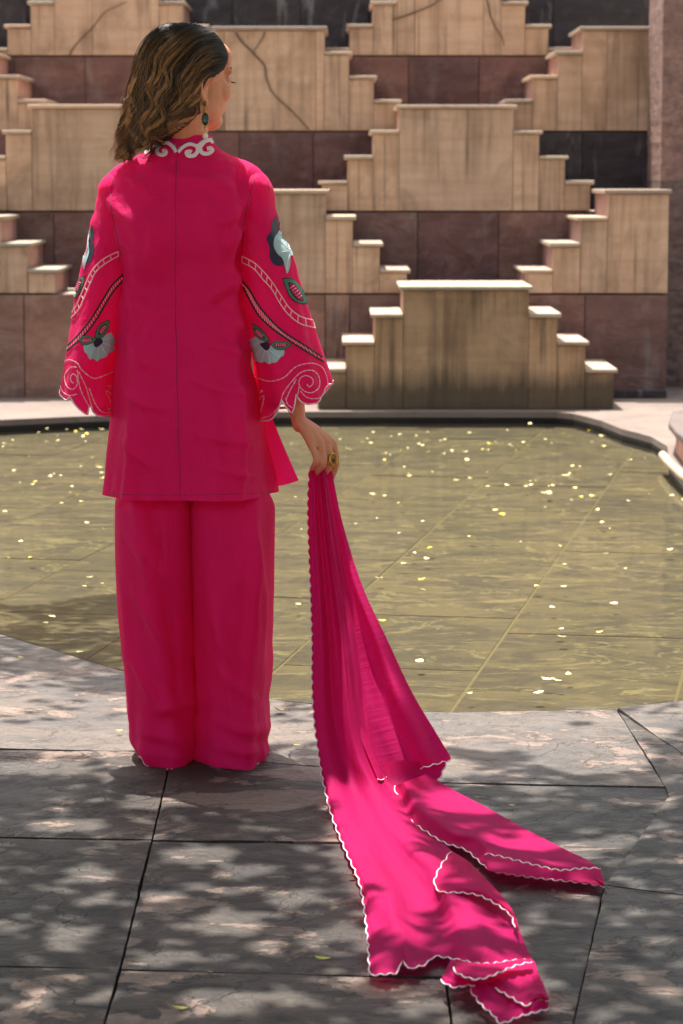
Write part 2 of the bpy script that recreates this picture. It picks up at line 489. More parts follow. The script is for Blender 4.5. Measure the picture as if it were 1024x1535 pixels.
SLABS = [
    [(-140, 902), (0, 949), (175, 1001), (410, 1048), (490, 1058), (492, 1150), (253, 1131), (200, 1125), (-160, 1120)],
    [(490, 1058), (545, 1062), (680, 1067), (800, 1066), (925, 1063), (998, 1180), (700, 1174), (530, 1170), (492, 1150)],
    [(492, 1150), (530, 1170), (540, 1264), (228, 1260), (250, 1165), (253, 1131)],
    [(-160, 1120), (200, 1125), (253, 1131), (250, 1165), (228, 1260), (-180, 1252)],
    [(-180, 1252), (228, 1260), (180, 1453), (-240, 1444)],
    [(228, 1260), (540, 1264), (556, 1462), (180, 1453)],
    [(530, 1170), (700, 1174), (998, 1180), (1004, 1196), (905, 1335), (860, 1540), (840, 1640), (690, 1640), (668, 1466), (556, 1462), (540, 1264)],
    [(-240, 1444), (180, 1453), (110, 1700), (-340, 1690)],
    [(180, 1453), (556, 1462), (668, 1466), (690, 1640), (700, 1700), (110, 1700)],
    [(925, 1063), (1024, 1051), (1150, 1035), (1200, 1230), (1024, 1131)],
    [(925, 1063), (1024, 1131), (1110, 1180), (1024, 1168), (1004, 1196), (998, 1180)],
    [(1024, 1168), (1110, 1180), (1300, 1300), (1300, 1385), (905, 1335)],
    [(905, 1335), (1300, 1385), (1400, 1720), (825, 1720), (860, 1540)],
]
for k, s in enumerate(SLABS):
    slab(s, gap=0.0007 if k in (9, 10) else 0.0016, chip=0.0016 if k in (9, 10) else 0.003, mat=M['slate_sunlit'] if k in (0, 1, 9) else None, top=(0.010 if k >= 11 else 0.0) + (k * 7 % 5) * 0.0006, seed=k * 5.3)
# flags that carry on outside the picture
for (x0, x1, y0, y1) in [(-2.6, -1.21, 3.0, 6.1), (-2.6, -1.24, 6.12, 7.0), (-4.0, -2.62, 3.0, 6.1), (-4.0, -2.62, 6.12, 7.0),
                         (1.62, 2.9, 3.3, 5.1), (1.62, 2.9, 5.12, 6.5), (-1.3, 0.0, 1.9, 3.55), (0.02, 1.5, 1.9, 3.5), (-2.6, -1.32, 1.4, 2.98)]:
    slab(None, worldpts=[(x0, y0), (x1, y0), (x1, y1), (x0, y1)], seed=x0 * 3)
# ------------------------------------------------------------------ the stepped wall
DA, DW = 15.56, 0.855
D = [DA + DW * k for k in range(6)]
BASE = [0.0, 0.637, 1.130, 1.655, 2.195, 2.72]          # ledge levels
def lipz(v, k): return W(512, v, D[k]).z
TOPZ = [lipz(434.6, 0), lipz(290.5, 1), lipz(162.8, 2), lipz(45.5, 3), lipz(-28, 4)]   # underside of the top capstones
RISE, HALF, STEP = 0.1605, 0.366, 0.166
CAPT, LIP = 0.024, 0.022
XCLIP = [1.99, 1.99, 2.04, 2.04, 2.04]
ORD = ['bottom', 'second', 'third', 'fourth', 'top']
def pyramid(k, cx, label, xmax=9, xmin=-9, levels=4, joints=(0.0,)):
    y0, y1 = D[k], D[k + 1] - 0.004
    zb = BASE[k] + (0.0 if k == 0 else 0.003)
    root = empty('stair_pyramid', (max(min(cx, xmax), xmin), y0, zb), label, 'stone stairs', 'stepped sandstone pyramids of the stepwell wall')
    tan = M['tan_low'] if k == 0 else M['tan']
    cols = []
    for l in range(levels - 1, 0, -1): cols.append((cx - HALF - STEP * l, cx - HALF - STEP * (l - 1), l))
    cols.append((cx - HALF, cx + HALF, 0))
    for l in range(1, levels): cols.append((cx + HALF + STEP * (l - 1), cx + HALF + STEP * l, l))
    core = bmesh.new()
    for a, b, l in cols:
        a, b = max(a, xmin), min(b, xmax)
        if b - a < 0.02: continue
        zt = TOPZ[k] - RISE * l
        # core behind the facing
        q = box_data(a, b, y0 + 0.03, y1, zb, zt - 0.002)
        me = bpy.data.meshes.new('tmp'); q.to_mesh(me); q.free(); core.from_mesh(me); bpy.data.meshes.remove(me)
        # facing panels: side columns as one slab, the wide centre split at its joints
        cuts = [a, b]
        if l == 0 and b - a > 0.5:
            cuts = sorted([a, b] + [cx + j for j in joints if a + 0.05 < cx + j < b - 0.05])
        for c0, c1 in zip(cuts, cuts[1:]):
            g = random.uniform(0.0005, 0.0016)
            pr = random.uniform(0, 0.002)
            bm_obj('sandstone_panel', box_data(c0 + g, c1 - g, y0 - pr, y0 + 0.0295, zb + 0.002, zt - 0.002 - random.uniform(0, 0.002), 0.003), tan, root,
                   origin=((c0 + c1) / 2, y0, zb))
        # the tread or capstone
        ca = a - (LIP if a <= cx - HALF + 0.01 or l == 0 else 0.0); cb = b + (LIP if b >= cx + HALF - 0.01 or l == 0 else 0.0)
        if l > 0:
            if b <= cx: cb = b - 0.001
            else: ca = a + 0.001
        ca, cb = max(ca, xmin - 0.0), min(cb, xmax + (0.015 if xmax < 5 else 0))
        nm = 'capstone' if l == 0 else 'stair_tread'
        bm = box_data(ca, cb, y0 - LIP, y1 - 0.002 * l - 0.001, zt, zt + CAPT + random.uniform(-0.003, 0.003), 0.004)
        bm_obj(nm, bm, M['cap'], root, origin=((ca + cb) / 2, y0, zt))
    bm_obj('core', core, M['pinkside'], root)
    return root
PX = lambda u, k: W(u, 300, D[k]).x
pyramid(0, PX(699.5, 0), 'lowest stepped sandstone block, standing free at the far edge of the pool', joints=())
pyramid(1, PX(398, 1), 'tan stair pyramid on the second tier, just right of the woman\'s sleeve', joints=(-0.2,))
pyramid(1, PX(1001, 1), 'half stair pyramid on the second tier, ending against the granite pillar', xmax=2.0, joints=())
pyramid(1, PX(-131, 1), 'stair pyramid at the left edge whose steps descend beside the woman\'s sleeve', joints=())
pyramid(2, PX(683.5, 2), 'middle tier stair pyramid directly above the lowest stepped block', joints=(-0.33,))
pyramid(2, PX(134, 2), 'middle tier stair pyramid behind the woman\'s left shoulder', joints=())
pyramid(3, PX(405, 3), 'cracked stair pyramid behind the woman\'s head, crossed by a dry creeper', joints=(-0.3, 0.31))
pyramid(3, PX(952, 3), 'high stair pyramid running behind the granite pillar at top right', xmax=2.6, joints=(-0.2,))
pyramid(3, PX(-126, 3), 'high stair pyramid at the upper left edge, only its lower steps in view', joints=())
pyramid(4, PX(672, 4), 'top tier stair pyramid whose summit leaves the picture, right of centre', joints=(-0.24, 0.24))
pyramid(4, PX(163, 4), 'top tier stair pyramid whose summit leaves the picture, above the woman\'s hair', joints=(-0.1,))
# red stone retaining walls between the tiers
JX = [[-1.95, -1.46, -0.93, -0.10, 0.05, 0.55, 1.0, 1.495],
      [-2.35, -1.85, -1.3, -0.8, -0.3, 0.49, 1.01, 1.5],
      [-2.2, -1.7, -1.19, -0.69, -0.19, 0.31, 0.88, 1.3, 1.62],
      [-2.3, -1.80, -1.29, -0.78, -0.27, 0.47, 0.965, 1.45],
      [-2.3, -1.80, -1.3, -0.8, -0.3, 0.2, 0.7, 1.2, 1.55]]
WL = ['low red stone wall behind the lowest stepped block', 'red stone wall between the second and middle tier of pyramids',
      'red stone wall at the height of the woman\'s shoulders', 'red stone wall at the height of the woman\'s head',
      'blackened stone wall along the top of the picture']
for k in range(5):
    y = D[k + 1]
    z0 = BASE[k] if k else -0.05
    z1 = BASE[k + 1] - 0.004
    x1 = 2.0 if k == 0 else (2.045 if k == 1 else 2.75)
    root = empty('retaining_wall', (0, y, z0), WL[k], 'stone wall', 'dark red retaining walls between the tiers')
    xs = [-4.6, -4.0, -3.45, -2.9] + JX[k] + [x1]
    for a, b in zip(xs, xs[1:]):
        dark = (k == 4) or (k == 2 and a > 1.2) or (k == 3 and a > 1.4)
        pr = random.uniform(0.0, 0.012)
        bm = bmesh.new()
        nx, nz = 12, 9
        g = 0.003
        grid = [[bm.verts.new((a + g + (b - a - 2 * g) * i / nx, y - pr - (0.016 * noise.noise(Vector((a * 7 + i * 0.45, j * 0.5, k * 3.3))) if 0 < i < nx and 0 < j < nz else 0.0),
                               z0 + 0.002 + (z1 - z0 - 0.004) * j / nz)) for i in range(nx + 1)] for j in range(nz + 1)]
        for j in range(nz):
            for i in range(nx):
                bm.faces.new((grid[j][i], grid[j][i + 1], grid[j + 1][i + 1], grid[j + 1][i]))
        be = [e for e in bm.edges if len(e.link_faces) == 1]
        r = bmesh.ops.extrude_edge_only(bm, edges=be)
        for q in r['geom']:
            if isinstance(q, bmesh.types.BMVert): q.co.y = y + 0.05
        bm_obj('stone_panel', bm, M['dark'] if dark else (M['redbrown'] if k == 0 and a < 0.5 else M['red']), root, smooth=False, origin=((a + b) / 2, y, z0))
    bm_obj('backing', box_data(-4.6, x1, y + 0.016, y + 0.05 if k < 4 else y + 0.3, z0, z1 - 0.002), M['bed'], root)
    led = box_data(-4.6, x1, y + 0.052, y + DW - 0.004, z1 - 0.06, z1 + 0.001, 0.0)
    if k < 4: bm_obj('ledge_stone', led, M['cap'], root)
# plinth at the foot of the low wall, right of the lowest block
root = empty('wall_plinth', (1.6, D[1] - 0.08, 0.0), 'dark low plinth at the foot of the wall beside the pillar', 'plinth')
bm_obj('plinth_stone', box_data(1.2, 1.62, D[1] - 0.07, D[1] - 0.014, 0.001, 0.055, 0.006), M['dark'], root)
bm_obj('plinth_stone', box_data(1.624, 1.998, D[1] - 0.065, D[1] - 0.014, 0.001, 0.05, 0.006), M['dark'], root)
# granite pillar
root = empty('granite_pillar', (2.5, D[2] + 0.03, 0), 'rough pinkish granite pillar rising along the right edge of the wall', 'pillar')
for (z0, z1) in ((0.001, 0.62), (0.624, 1.32), (1.324, 2.6), (2.604, 4.2)):
    bm = bmesh.new()
    x0, x1, y0, y1 = 2.052, 2.95, D[2] + 0.02, D[2] + 0.8
    NX, NZ = 30, max(6, int((z1 - z0) / 0.035))
    def pt(i, j):
        if i <= NX: x, y = x0 + (x1 - x0) * i / NX, y0
        else: x, y = x1, y0
        q = Vector((x * 8, 3.0, (z0 + (z1 - z0) * j / NZ) * 8))
        d = 0.010 * noise.noise(q) + 0.006 * noise.noise(q * 3)
        return Vector((x + 0.5 * d * (1 if i == 0 else 0.3), y + d, z0 + (z1 - z0) * j / NZ))
    grid = [[bm.verts.new(pt(i, j)) for i in range(NX + 1)] for j in range(NZ + 1)]
    for j in range(NZ):
        for i in range(NX): bm.faces.new((grid[j][i], grid[j][i + 1], grid[j + 1][i + 1], grid[j + 1][i]))
    be = [e for e in bm.edges if len(e.link_faces) == 1]
    r = bmesh.ops.extrude_edge_only(bm, edges=be)
    for q in r['geom']:
        if isinstance(q, bmesh.types.BMVert): q.co.y = y1
    bm_obj('granite_block', bm, M['pillar'], root, origin=(2.5, y0, z0))
# kerb at the pool's right rim
root = empty('pool_kerb', (2.35, 12.4, 0), 'low curved pinkish kerb stone at the right rim of the pool', 'kerb')
def disc_block(r0, r1, a0, a1, z0, z1, cx=2.42, cy=12.25):
    bm = bmesh.new(); N = 14; L = []
    for i in range(N + 1):
        a = R(a0 + (a1 - a0) * i / N)
        for r, z in ((r1, z0), (r1, z1), (r0, z1), (r0, z0)):
            L.append(bm.verts.new((cx + r * math.cos(a), cy + r * math.sin(a), z)))
    for i in range(N):
        for q in range(4):
            q2 = (q + 1) % 4
            bm.faces.new((L[i * 4 + q], L[i * 4 + q2], L[i * 4 + 4 + q2], L[i * 4 + 4 + q]))
    bm.faces.new(L[:4]); bm.faces.new(L[-4:][::-1])
    return bm
def prism(pts, z0, z1, bev=0.006):
    bm = bmesh.new()
    f = bm.faces.new([bm.verts.new((x, y, z0)) for x, y in pts])
    r = bmesh.ops.extrude_face_region(bm, geom=[f])
    for q in r['geom']:
        if isinstance(q, bmesh.types.BMVert): q.co.z = z1
    bmesh.ops.recalc_face_normals(bm, faces=bm.faces[:])
    bmesh.ops.bevel(bm, geom=bm.edges[:], offset=bev, segments=1, affect='EDGES')
    return bm
KB = [(1.70, 13.62), (1.61, 13.0), (1.585, 12.5), (1.59, 12.0), (1.66, 11.4), (2.8, 11.0), (2.95, 14.3), (2.2, 14.25)]
def off(P_, d):
    cx = sum(p[0] for p in P_) / len(P_); cy = sum(p[1] for p in P_) / len(P_)
    return [(x + (x - cx) / math.hypot(x - cx, y - cy) * d, y + (y - cy) / math.hypot(x - cx, y - cy) * d) for x, y in P_]
bm_obj('kerb_stone', prism(off(KB, -0.03), 0.002, 0.118), M['pinkside'], root)
bm_obj('kerb_top', prism(off(KB, 0.012), 0.1185, 0.155), M['terrace'], root)
V, F = tube_data([Vector((x, y, 0.004)) for x, y in catmull([(1.56, 12.9), (1.545, 12.3), (1.56, 11.7), (1.70, 11.0), (1.95, 10.4)], 24)], 0.022, 8)
mesh_obj('kerb_lip', V, F, M['cap'], root, True)
# dry creeper stems on the faces
M['stem'] = rough_stone('dry_creeper_bark', srgb(112, 88, 66), srgb(90, 70, 54), srgb(136, 110, 84), 0.0, 0.003)
def creeper(k, paths, label):
    root = None
    for n_, (pp, r) in enumerate(paths):
        pts = [W(u, v, D[k] - 0.009) for u, v in pp]
        sm = [Vector(p) for p in catmull([tuple(p) for p in pts], 40)]
        for i, p in enumerate(sm):
            p.x += 0.006 * noise.noise(p * 14); p.z += 0.006 * noise.noise(p * 14 + Vector((5, 0, 0)))
        if root is None: root = empty('dry_creeper', sm[-1], label, 'creeper', 'dry creeper stems on the wall')
        V, F = tube_data(sm, [r * 0.62 * (1 - 0.5 * i / 40) for i in range(40)], 6)
        mesh_obj('stem', V, F, M['stem'], root, True)
creeper(3, [([(353, 49), (362, 62), (379, 79), (396, 98), (401, 122), (410, 140), (436, 166), (463, 194)], 0.011), ([(397, 48), (391, 62), (379, 79)], 0.008)],
        'forked dry creeper stem running down the cracked pyramid behind the face')
creeper(4, [([(588, 30), (620, 19), (645, 9), (668, -6)], 0.010)], 'short dry creeper stem slanting up across the top centre of the wall')
creeper(4, [([(728, -10), (735, 22), (744, 42), (753, 57), (755, 69)], 0.009)], 'thin dry creeper stem hanging down to the red wall right of top centre')
creeper(4, [([(104, 82), (118, 62), (140, 40), (156, 20), (190, 2)], 0.008)], 'pale dry creeper stem slanting across the upper left pyramid')

# ------------------------------------------------------------------ petals on the water, leaves on the flags
M['petal'] = plain('pale_petal', srgb(240, 228, 160), 0.6)
M['petal2'] = plain('yellow_petal', srgb(226, 206, 60), 0.6)
M['leaf_dry'] = plain('yellow_green_leaf', srgb(176, 170, 70), 0.6)
M['leaf_brown'] = plain('brown_dry_leaf', srgb(150, 116, 66), 0.6)
def petal_mesh(name, mat, L, Wd, cup):
    V = [(0, 0, 0)]; F = []; N = 9
    for i in range(N):
        a = 2 * math.pi * i / N
        r = 1 + 0.16 * math.sin(3 * a + 1) + 0.1 * math.sin(5 * a)
        V.append((L / 2 * math.cos(a) * r, Wd / 2 * math.sin(a) * r, cup * (1 + math.cos(2 * a) * 0.6)))
    for i in range(N): F.append((0, 1 + i, 1 + (i + 1) % N))
    me = bpy.data.meshes.new(name); me.from_pydata(V, [], F); me.materials.append(mat); me.update()
    return me
PM = [petal_mesh('petal', M['petal'], 0.026, 0.021, 0.002), petal_mesh('petal', M['petal'], 0.034, 0.019, 0.003), petal_mesh('petal', M['petal2'], 0.030, 0.022, 0.003)]
def petal(x, y, z=WATER_Z + 0.0015, me=None, s=1.0):
    me = me or random.choices(PM, (6, 3, 1.3))[0]
    o = bpy.data.objects.new('fallen_petal', me)
    COL.objects.link(o)
    o.location = (x, y, z); o.rotation_euler = (random.uniform(-.15, .15), random.uniform(-.15, .15), random.uniform(0, 6.3))
    o.scale = (s, s, s)
    if me is PM[2]: tag(o, 'bright yellow petal floating among the paler ones on the pool', 'petal', 'bright yellow petals scattered over the pool')
    elif me is PM[1]: tag(o, 'slim cream petal, longer than the round ones, floating on the pool', 'petal', 'slim cream petals scattered over the pool')
    else: tag(o, 'small round cream petal floating on the greenish pool', 'petal', 'round cream petals scattered over the pool')
pxp = [(838, 819), (895, 765), (858, 699), (848, 713), (700, 690), (761, 728), (788, 730), (829, 728), (821, 739), (823, 739), (820, 1019), (836, 1021), (852, 1011), (807, 1039),
       (837, 944), (842, 955), (899, 948), (828, 911), (805, 879), (635, 885), (632, 869), (568, 867), (629, 992), (575, 690), (558, 741), (634, 782), (742, 765), (707, 805),
       (822, 738), (620, 830), (572, 931), (703, 1040), (920, 905), (640, 838), (600, 755), (903, 784), (917, 793), (944, 752), (870, 745), (133, 866), (68, 935), (78, 925), (119, 978), (47, 837), (12, 837),
       (131, 784), (32, 812), (155, 876), (122, 752), (8, 768), (90, 713), (92, 755)]
for u, v in pxp:
    p = G(u, v, WATER_Z); petal(p.x, p.y, s=random.uniform(0.8, 1.15))
cnt = 0
while cnt < 235:
    x = random.uniform(-3.0, 2.1); y = 15.3 - abs(random.gauss(0, 2.9))
    if not in_pool(x, y, 0.05): continue
    if noise.noise(Vector((x * 1.1, y * 1.1, 8.0))) < random.uniform(-0.35, 0.25): continue
    petal(x, y, s=random.choice((0.5, 0.65, 0.8, 0.9, 1.1))); cnt += 1
def leaf_mesh(name, mat, L, Wd, curl):
    V, F = [], []; N = 6
    for i in range(N + 1):
        t = i / N; w = Wd / 2 * math.sin(math.pi * min(1, t * 1.05 + 0.02)) ** 0.8
        z = curl * (2 * t - 1) ** 2
        V += [(L * (t - .5), -w, z + 0.25 * w), (L * (t - .5), 0, z), (L * (t - .5), w, z + 0.25 * w)]
    for i in range(N):
        a = 3 * i
        F += [(a, a + 1, a + 4, a + 3), (a + 1, a + 2, a + 5, a + 4)]
    me = bpy.data.meshes.new(name); me.from_pydata(V, [], F); me.materials.append(mat); me.update()
    return me
LM = [leaf_mesh('leaf', M['leaf_dry'], 0.034, 0.012, 0.004), leaf_mesh('leaf', M['leaf_dry'], 0.02, 0.011, 0.003), leaf_mesh('leaf', M['leaf_brown'], 0.026, 0.018, 0.010)]
for (u, v, m_, s, lab) in [(485, 1438, 0, 1.0, 'slim yellow-green leaf on the paving left of the scarf\'s corner'),
                          (431, 1417, 1, 0.7, 'tiny yellow leaf in a sun patch on the dark paving'),
                          (529, 1313, 1, 1.1, 'pale leaf on the paving beside the scarf\'s scalloped edge'),
                          (421, 1066, 2, 1.3, 'curled brown leaf by the pool edge right of the trousers'),
                          (179, 1096, 1, 0.9, 'small dark leaf on the paving left of the trousers'),
                          (32, 986, 1, 1.0, 'yellow leaf near the pool edge at far left'),
                          (61, 988, 1, 0.9, 'yellow leaf on the pale flag near the left pool edge'),
                          (270, 1512, 0, 0.8, 'grey-green leaf on the front paving slab'),
                          (316, 1458, 1, 0.6, 'tiny leaf on the joint of the front paving slabs'),
                          (767, 1208, 1, 0.7, 'small leaf on the dark slab above the scarf\'s right tail'),
                          (446, 1118, 1, 1.1, 'pale leaf on the paving between trousers and scarf')]:
    p = G(u, v, 0.008)
    o = bpy.data.objects.new('fallen_leaf', LM[m_]); COL.objects.link(o)
    o.location = (p.x, p.y, 0.009); o.scale = (s, s, s); o.rotation_euler = (random.uniform(-.2, .2), random.uniform(-.1, .1), random.uniform(-0.7, 0.7))
    tag(o, lab, 'leaf', 'fallen leaves on the paving')

# ------------------------------------------------------------------ the shade tree beside and above the flags
def fabric_like_leaf():
    t = NT('tree_leaf')
    oi = t.n('ShaderNodeNewGeometry')
    col = t.ramp(oi.outputs['Random Per Island'], [(0, srgb(58, 84, 34)), (1, srgb(96, 116, 48))])
    t.set(col, 0.55)
    tr = t.n('ShaderNodeBsdfTranslucent'); tr.inputs[0].default_value = srgb(110, 150, 40)
    mx = t.n('ShaderNodeMixShader'); mx.inputs[0].default_value = 0.15
    t.l(t.b.outputs[0], mx.inputs[1]); t.l(tr.outputs[0], mx.inputs[2]); t.l(mx.outputs[0], t.out.inputs['Surface'])
    return t.m
M['leaf'] = fabric_like_leaf()
M['bark'] = rough_stone('grey_bark', srgb(96, 84, 72), srgb(74, 64, 54), srgb(120, 108, 94), 0.0, 0.02)
tree = empty('shade_tree', (-2.9, 4.6, 0), 'leafy tree whose crown shades the paving in front of the pool', 'tree')
tp = [(-2.9, 4.6, -0.1), (-2.85, 4.65, 1.2), (-2.7, 4.8, 2.4), (-2.35, 5.0, 2.9), (-1.9, 5.3, 3.3)]
V, F = tube_data([Vector(p) for p in catmull(tp, 24)], [0.17 - 0.004 * i for i in range(24)], 12)
mesh_obj('trunk', V, F, M['bark'], tree, True)
for tip in [(0.9, 5.1, 3.7), (-2.0, 7.4, 3.8), (-1.4, 4.3, 3.7), (-2.6, 6.8, 3.7), (-0.4, 4.6, 3.8)]:
    a = Vector((-1.95, 5.27, 3.27)); b = Vector(tip); mid = a.lerp(b, 0.5) + Vector((0, 0, 0.15))
    V, F = tube_data([Vector(p) for p in catmull([tuple(a), tuple(mid), tuple(b)], 12)], [0.07 - 0.005 * i for i in range(12)], 8)
    mesh_obj('limb', V, F, M['bark'], tree, True)
# sunlit patches measured on the flags: the crown has openings along the sun's rays to these
SPOTS = [(100, 1237, 60, 11), (60, 1150, 90, 13), (120, 1105, 130, 26), (330, 1100, 260, 16), (130, 1310, 40, 11), (150, 1350, 28, 9), (100, 1405, 40, 16), (250, 1345, 28, 12), (345, 1382, 46, 20),
         (395, 1420, 28, 14), (245, 1434, 44, 10), (305, 1282, 60, 15), (380, 1306, 40, 9), (440, 1345, 42, 14), (470, 1402, 28, 12), (340, 1505, 56, 24), (440, 1500, 30, 12), (60, 1490, 26, 9),
         (515, 1395, 32, 18), (520, 1300, 18, 12), (250, 1410, 22, 8),
         (740, 1100, 130, 24), (880, 1125, 100, 34), (800, 1180, 50, 8), (870, 1270, 50, 13), (930, 1260, 32, 11), (960, 1090, 70, 18), (690, 1082, 160, 16), (600, 1090, 140, 18),
         (770, 1420, 20, 14), (800, 1470, 20, 10), (960, 1330, 16, 8), (1000, 1210, 18, 9),
         (560, 1280, 70, 50), (620, 1340, 60, 40), (590, 1400, 40, 34), (700, 1400, 36, 22), (760, 1480, 40, 26), (780, 1280, 60, 12), (690, 1220, 60, 18), (660, 1150, 60, 18), (560, 1200, 50, 40)]
SP = []
for u, v, ru, rv in SPOTS:
    c = G(u, v); SP.append((c.x, c.y, G(u + ru, v).x - c.x, abs(G(u, v - rv).y - c.y)))
def sunlit(x, y):
    w = noise.noise(Vector((x * 5, y * 5, 0.5))) * 0.35
    for cx, cy, rx, ry in SP:
        if ((x - cx) / rx) ** 2 + ((y - cy) / ry) ** 2 < 1.05 + w: return True
    # the woman and the scarf in her hand stand in the sun
    k = math.cos(R(SUN_AZ)) / math.tan(R(SUN_EL)); z = (6.12 - y) / k
    if -0.1 < z < 1.75 and abs(x + 0.37 + math.tan(R(SUN_AZ)) * k * z) < (0.30 if z > 0.6 else 0.24): return True
    return False
def sunny_prob(x, y):
    """share of rays that get through the crown at this place on the ground"""
    if y > 6.35:
        if x < -0.45 and y < 8.9 + 0.9 * noise.noise(Vector((x * 2, 0, 1))) and y > 6.9: return 0.12 if noise.noise(Vector((x * 3, y * 3, 2))) < 0.15 else 0.8
        if y < 6.95: return 0.85 if x > -0.6 else 0.96
        return 1.0
    return 0.05
rng = np.random.default_rng(5)
V, F = [], []
cnt = 0
for _ in range(140000):
    gx, gy = rng.uniform(-3.0, 2.6), rng.uniform(1.6, 9.2)
    if gy > 6.95 and gx > -0.4: continue
    if sunlit(gx, gy) or rng.random() < sunny_prob(gx, gy): continue
    if gx < -1.5 or gx > 1.4:
        if rng.random() < 0.5: continue
    h = rng.uniform(2.8, 3.9)
    p = Vector((gx, gy, 0)) + SUN_DIR * (h / SUN_DIR.z)
    L, Wd = rng.uniform(0.06, 0.095), rng.uniform(0.042, 0.06)
    q = Matrix.Rotation(rng.uniform(0, 6.28), 3, 'Z') @ Matrix.Rotation(rng.normal(0, 0.45), 3, 'Y') @ Matrix.Rotation(rng.normal(0, 0.45), 3, 'X')
    b = len(V)
    for a in ((-L / 2, 0, 0), (0, -Wd / 2, 0.006), (L / 2, 0, -0.006), (0, Wd / 2, 0.006)): V.append(p + q @ Vector(a))
    F.append((b, b + 1, b + 2)); F.append((b, b + 2, b + 3))
    cnt += 1
    if cnt > 32000: break
cr = mesh_obj('crown', V, F, M['leaf'], tree)
cr['kind'] = 'stuff'
# unseen trees added round about and behind the camera: their crowns close the sky over the flags
def sky_block_tree(x, y, rad, hgt, n_, label, far=False):
    t = empty('shade_tree', (x, y, 0), label, 'tree', 'unseen trees added round the paved court to block sky light')
    V, F = tube_data([Vector((x, y, -.1)), Vector((x + .1, y, hgt * .4)), Vector((x, y + .1, hgt * .8)), Vector((x, y, hgt))], [.2, .17, .12, .05], 10)
    mesh_obj('trunk', V, F, M['bark'], t, True)
    V, F = [], []
    while len(F) < n_ * 2:
        q = Vector(rng.normal(0, 1, 3)); q = q.normalized() * rng.uniform(.3, 1) ** .4
        p = Vector((x + q.x * rad, y + q.y * rad, hgt + q.z * rad * .42))
        if noise.noise(p * 0.9) < -0.12: continue
        g = p - SUN_DIR * (p.z / SUN_DIR.z)
        if far:
            if -3.6 < g.x < 3.0 and g.y < 17.5: continue
        elif (-1.3 < g.x < 1.3 and g.y > 3.4) or (g.y > 6.3 and g.x > -1.2): continue     # the court's own crown is the one above
        L, Wd = rng.uniform(.12, .2), rng.uniform(.06, .1)
        if far: L, Wd = L * 2.6, Wd * 2.6
        m = Matrix.Rotation(rng.uniform(0, 6.28), 3, 'Z') @ Matrix.Rotation(rng.normal(0, .6), 3, 'Y') @ Matrix.Rotation(rng.normal(0, .6), 3, 'X')
        b_ = len(V)
        for a in ((-L / 2, 0, 0), (0, -Wd / 2, .01), (L / 2, 0, -.01), (0, Wd / 2, .01)): V.append(p + m @ Vector(a))
        F.append((b_, b_ + 1, b_ + 2)); F.append((b_, b_ + 2, b_ + 3))
    c = mesh_obj('crown', V, F, M['leaf'], t); c['kind'] = 'stuff'
for q in ((-6.5, 23.5, 4.0, 6.5), (-1.0, 24.5, 4.2, 7.0), (4.5, 23.5, 4.0, 6.4), (9.5, 22.0, 4.0, 6.0)):
    sky_block_tree(*q, 3500, 'unseen tall tree added beyond the stepped wall to block sky light', True)  # added to block the front sky and deepen the shade on the flags
sky_block_tree(-8.5, 10.0, 3.6, 4.6, 3500, 'unseen tall tree added to the left of the pool to block sky light', True)
sky_block_tree(8.2, 9.5, 3.6, 4.6, 3500, 'unseen tall tree added to the right of the pool to block sky light', True)  # this pair is added to screen low side sky from the paving
sky_block_tree(4.4, 3.0, 3.1, 4.6, 6000, 'unseen broad tree added to the right of the paved court to block sky light')
sky_block_tree(-5.0, 5.4, 3.0, 4.4, 6000, 'unseen broad tree added to the left of the paved court to block sky light')  # both added to close off sky at the sides of the flags
sky_block_tree(3.7, 1.2, 2.2, 2.3, 6000, 'unseen low bushy tree added to the right behind the photographer to cut fill light')
sky_block_tree(3.8, -5.0, 2.8, 2.7, 6000, 'unseen low bushy tree added far behind the photographer to cut fill light')  # low crowns added so that fill light on her back comes from the left
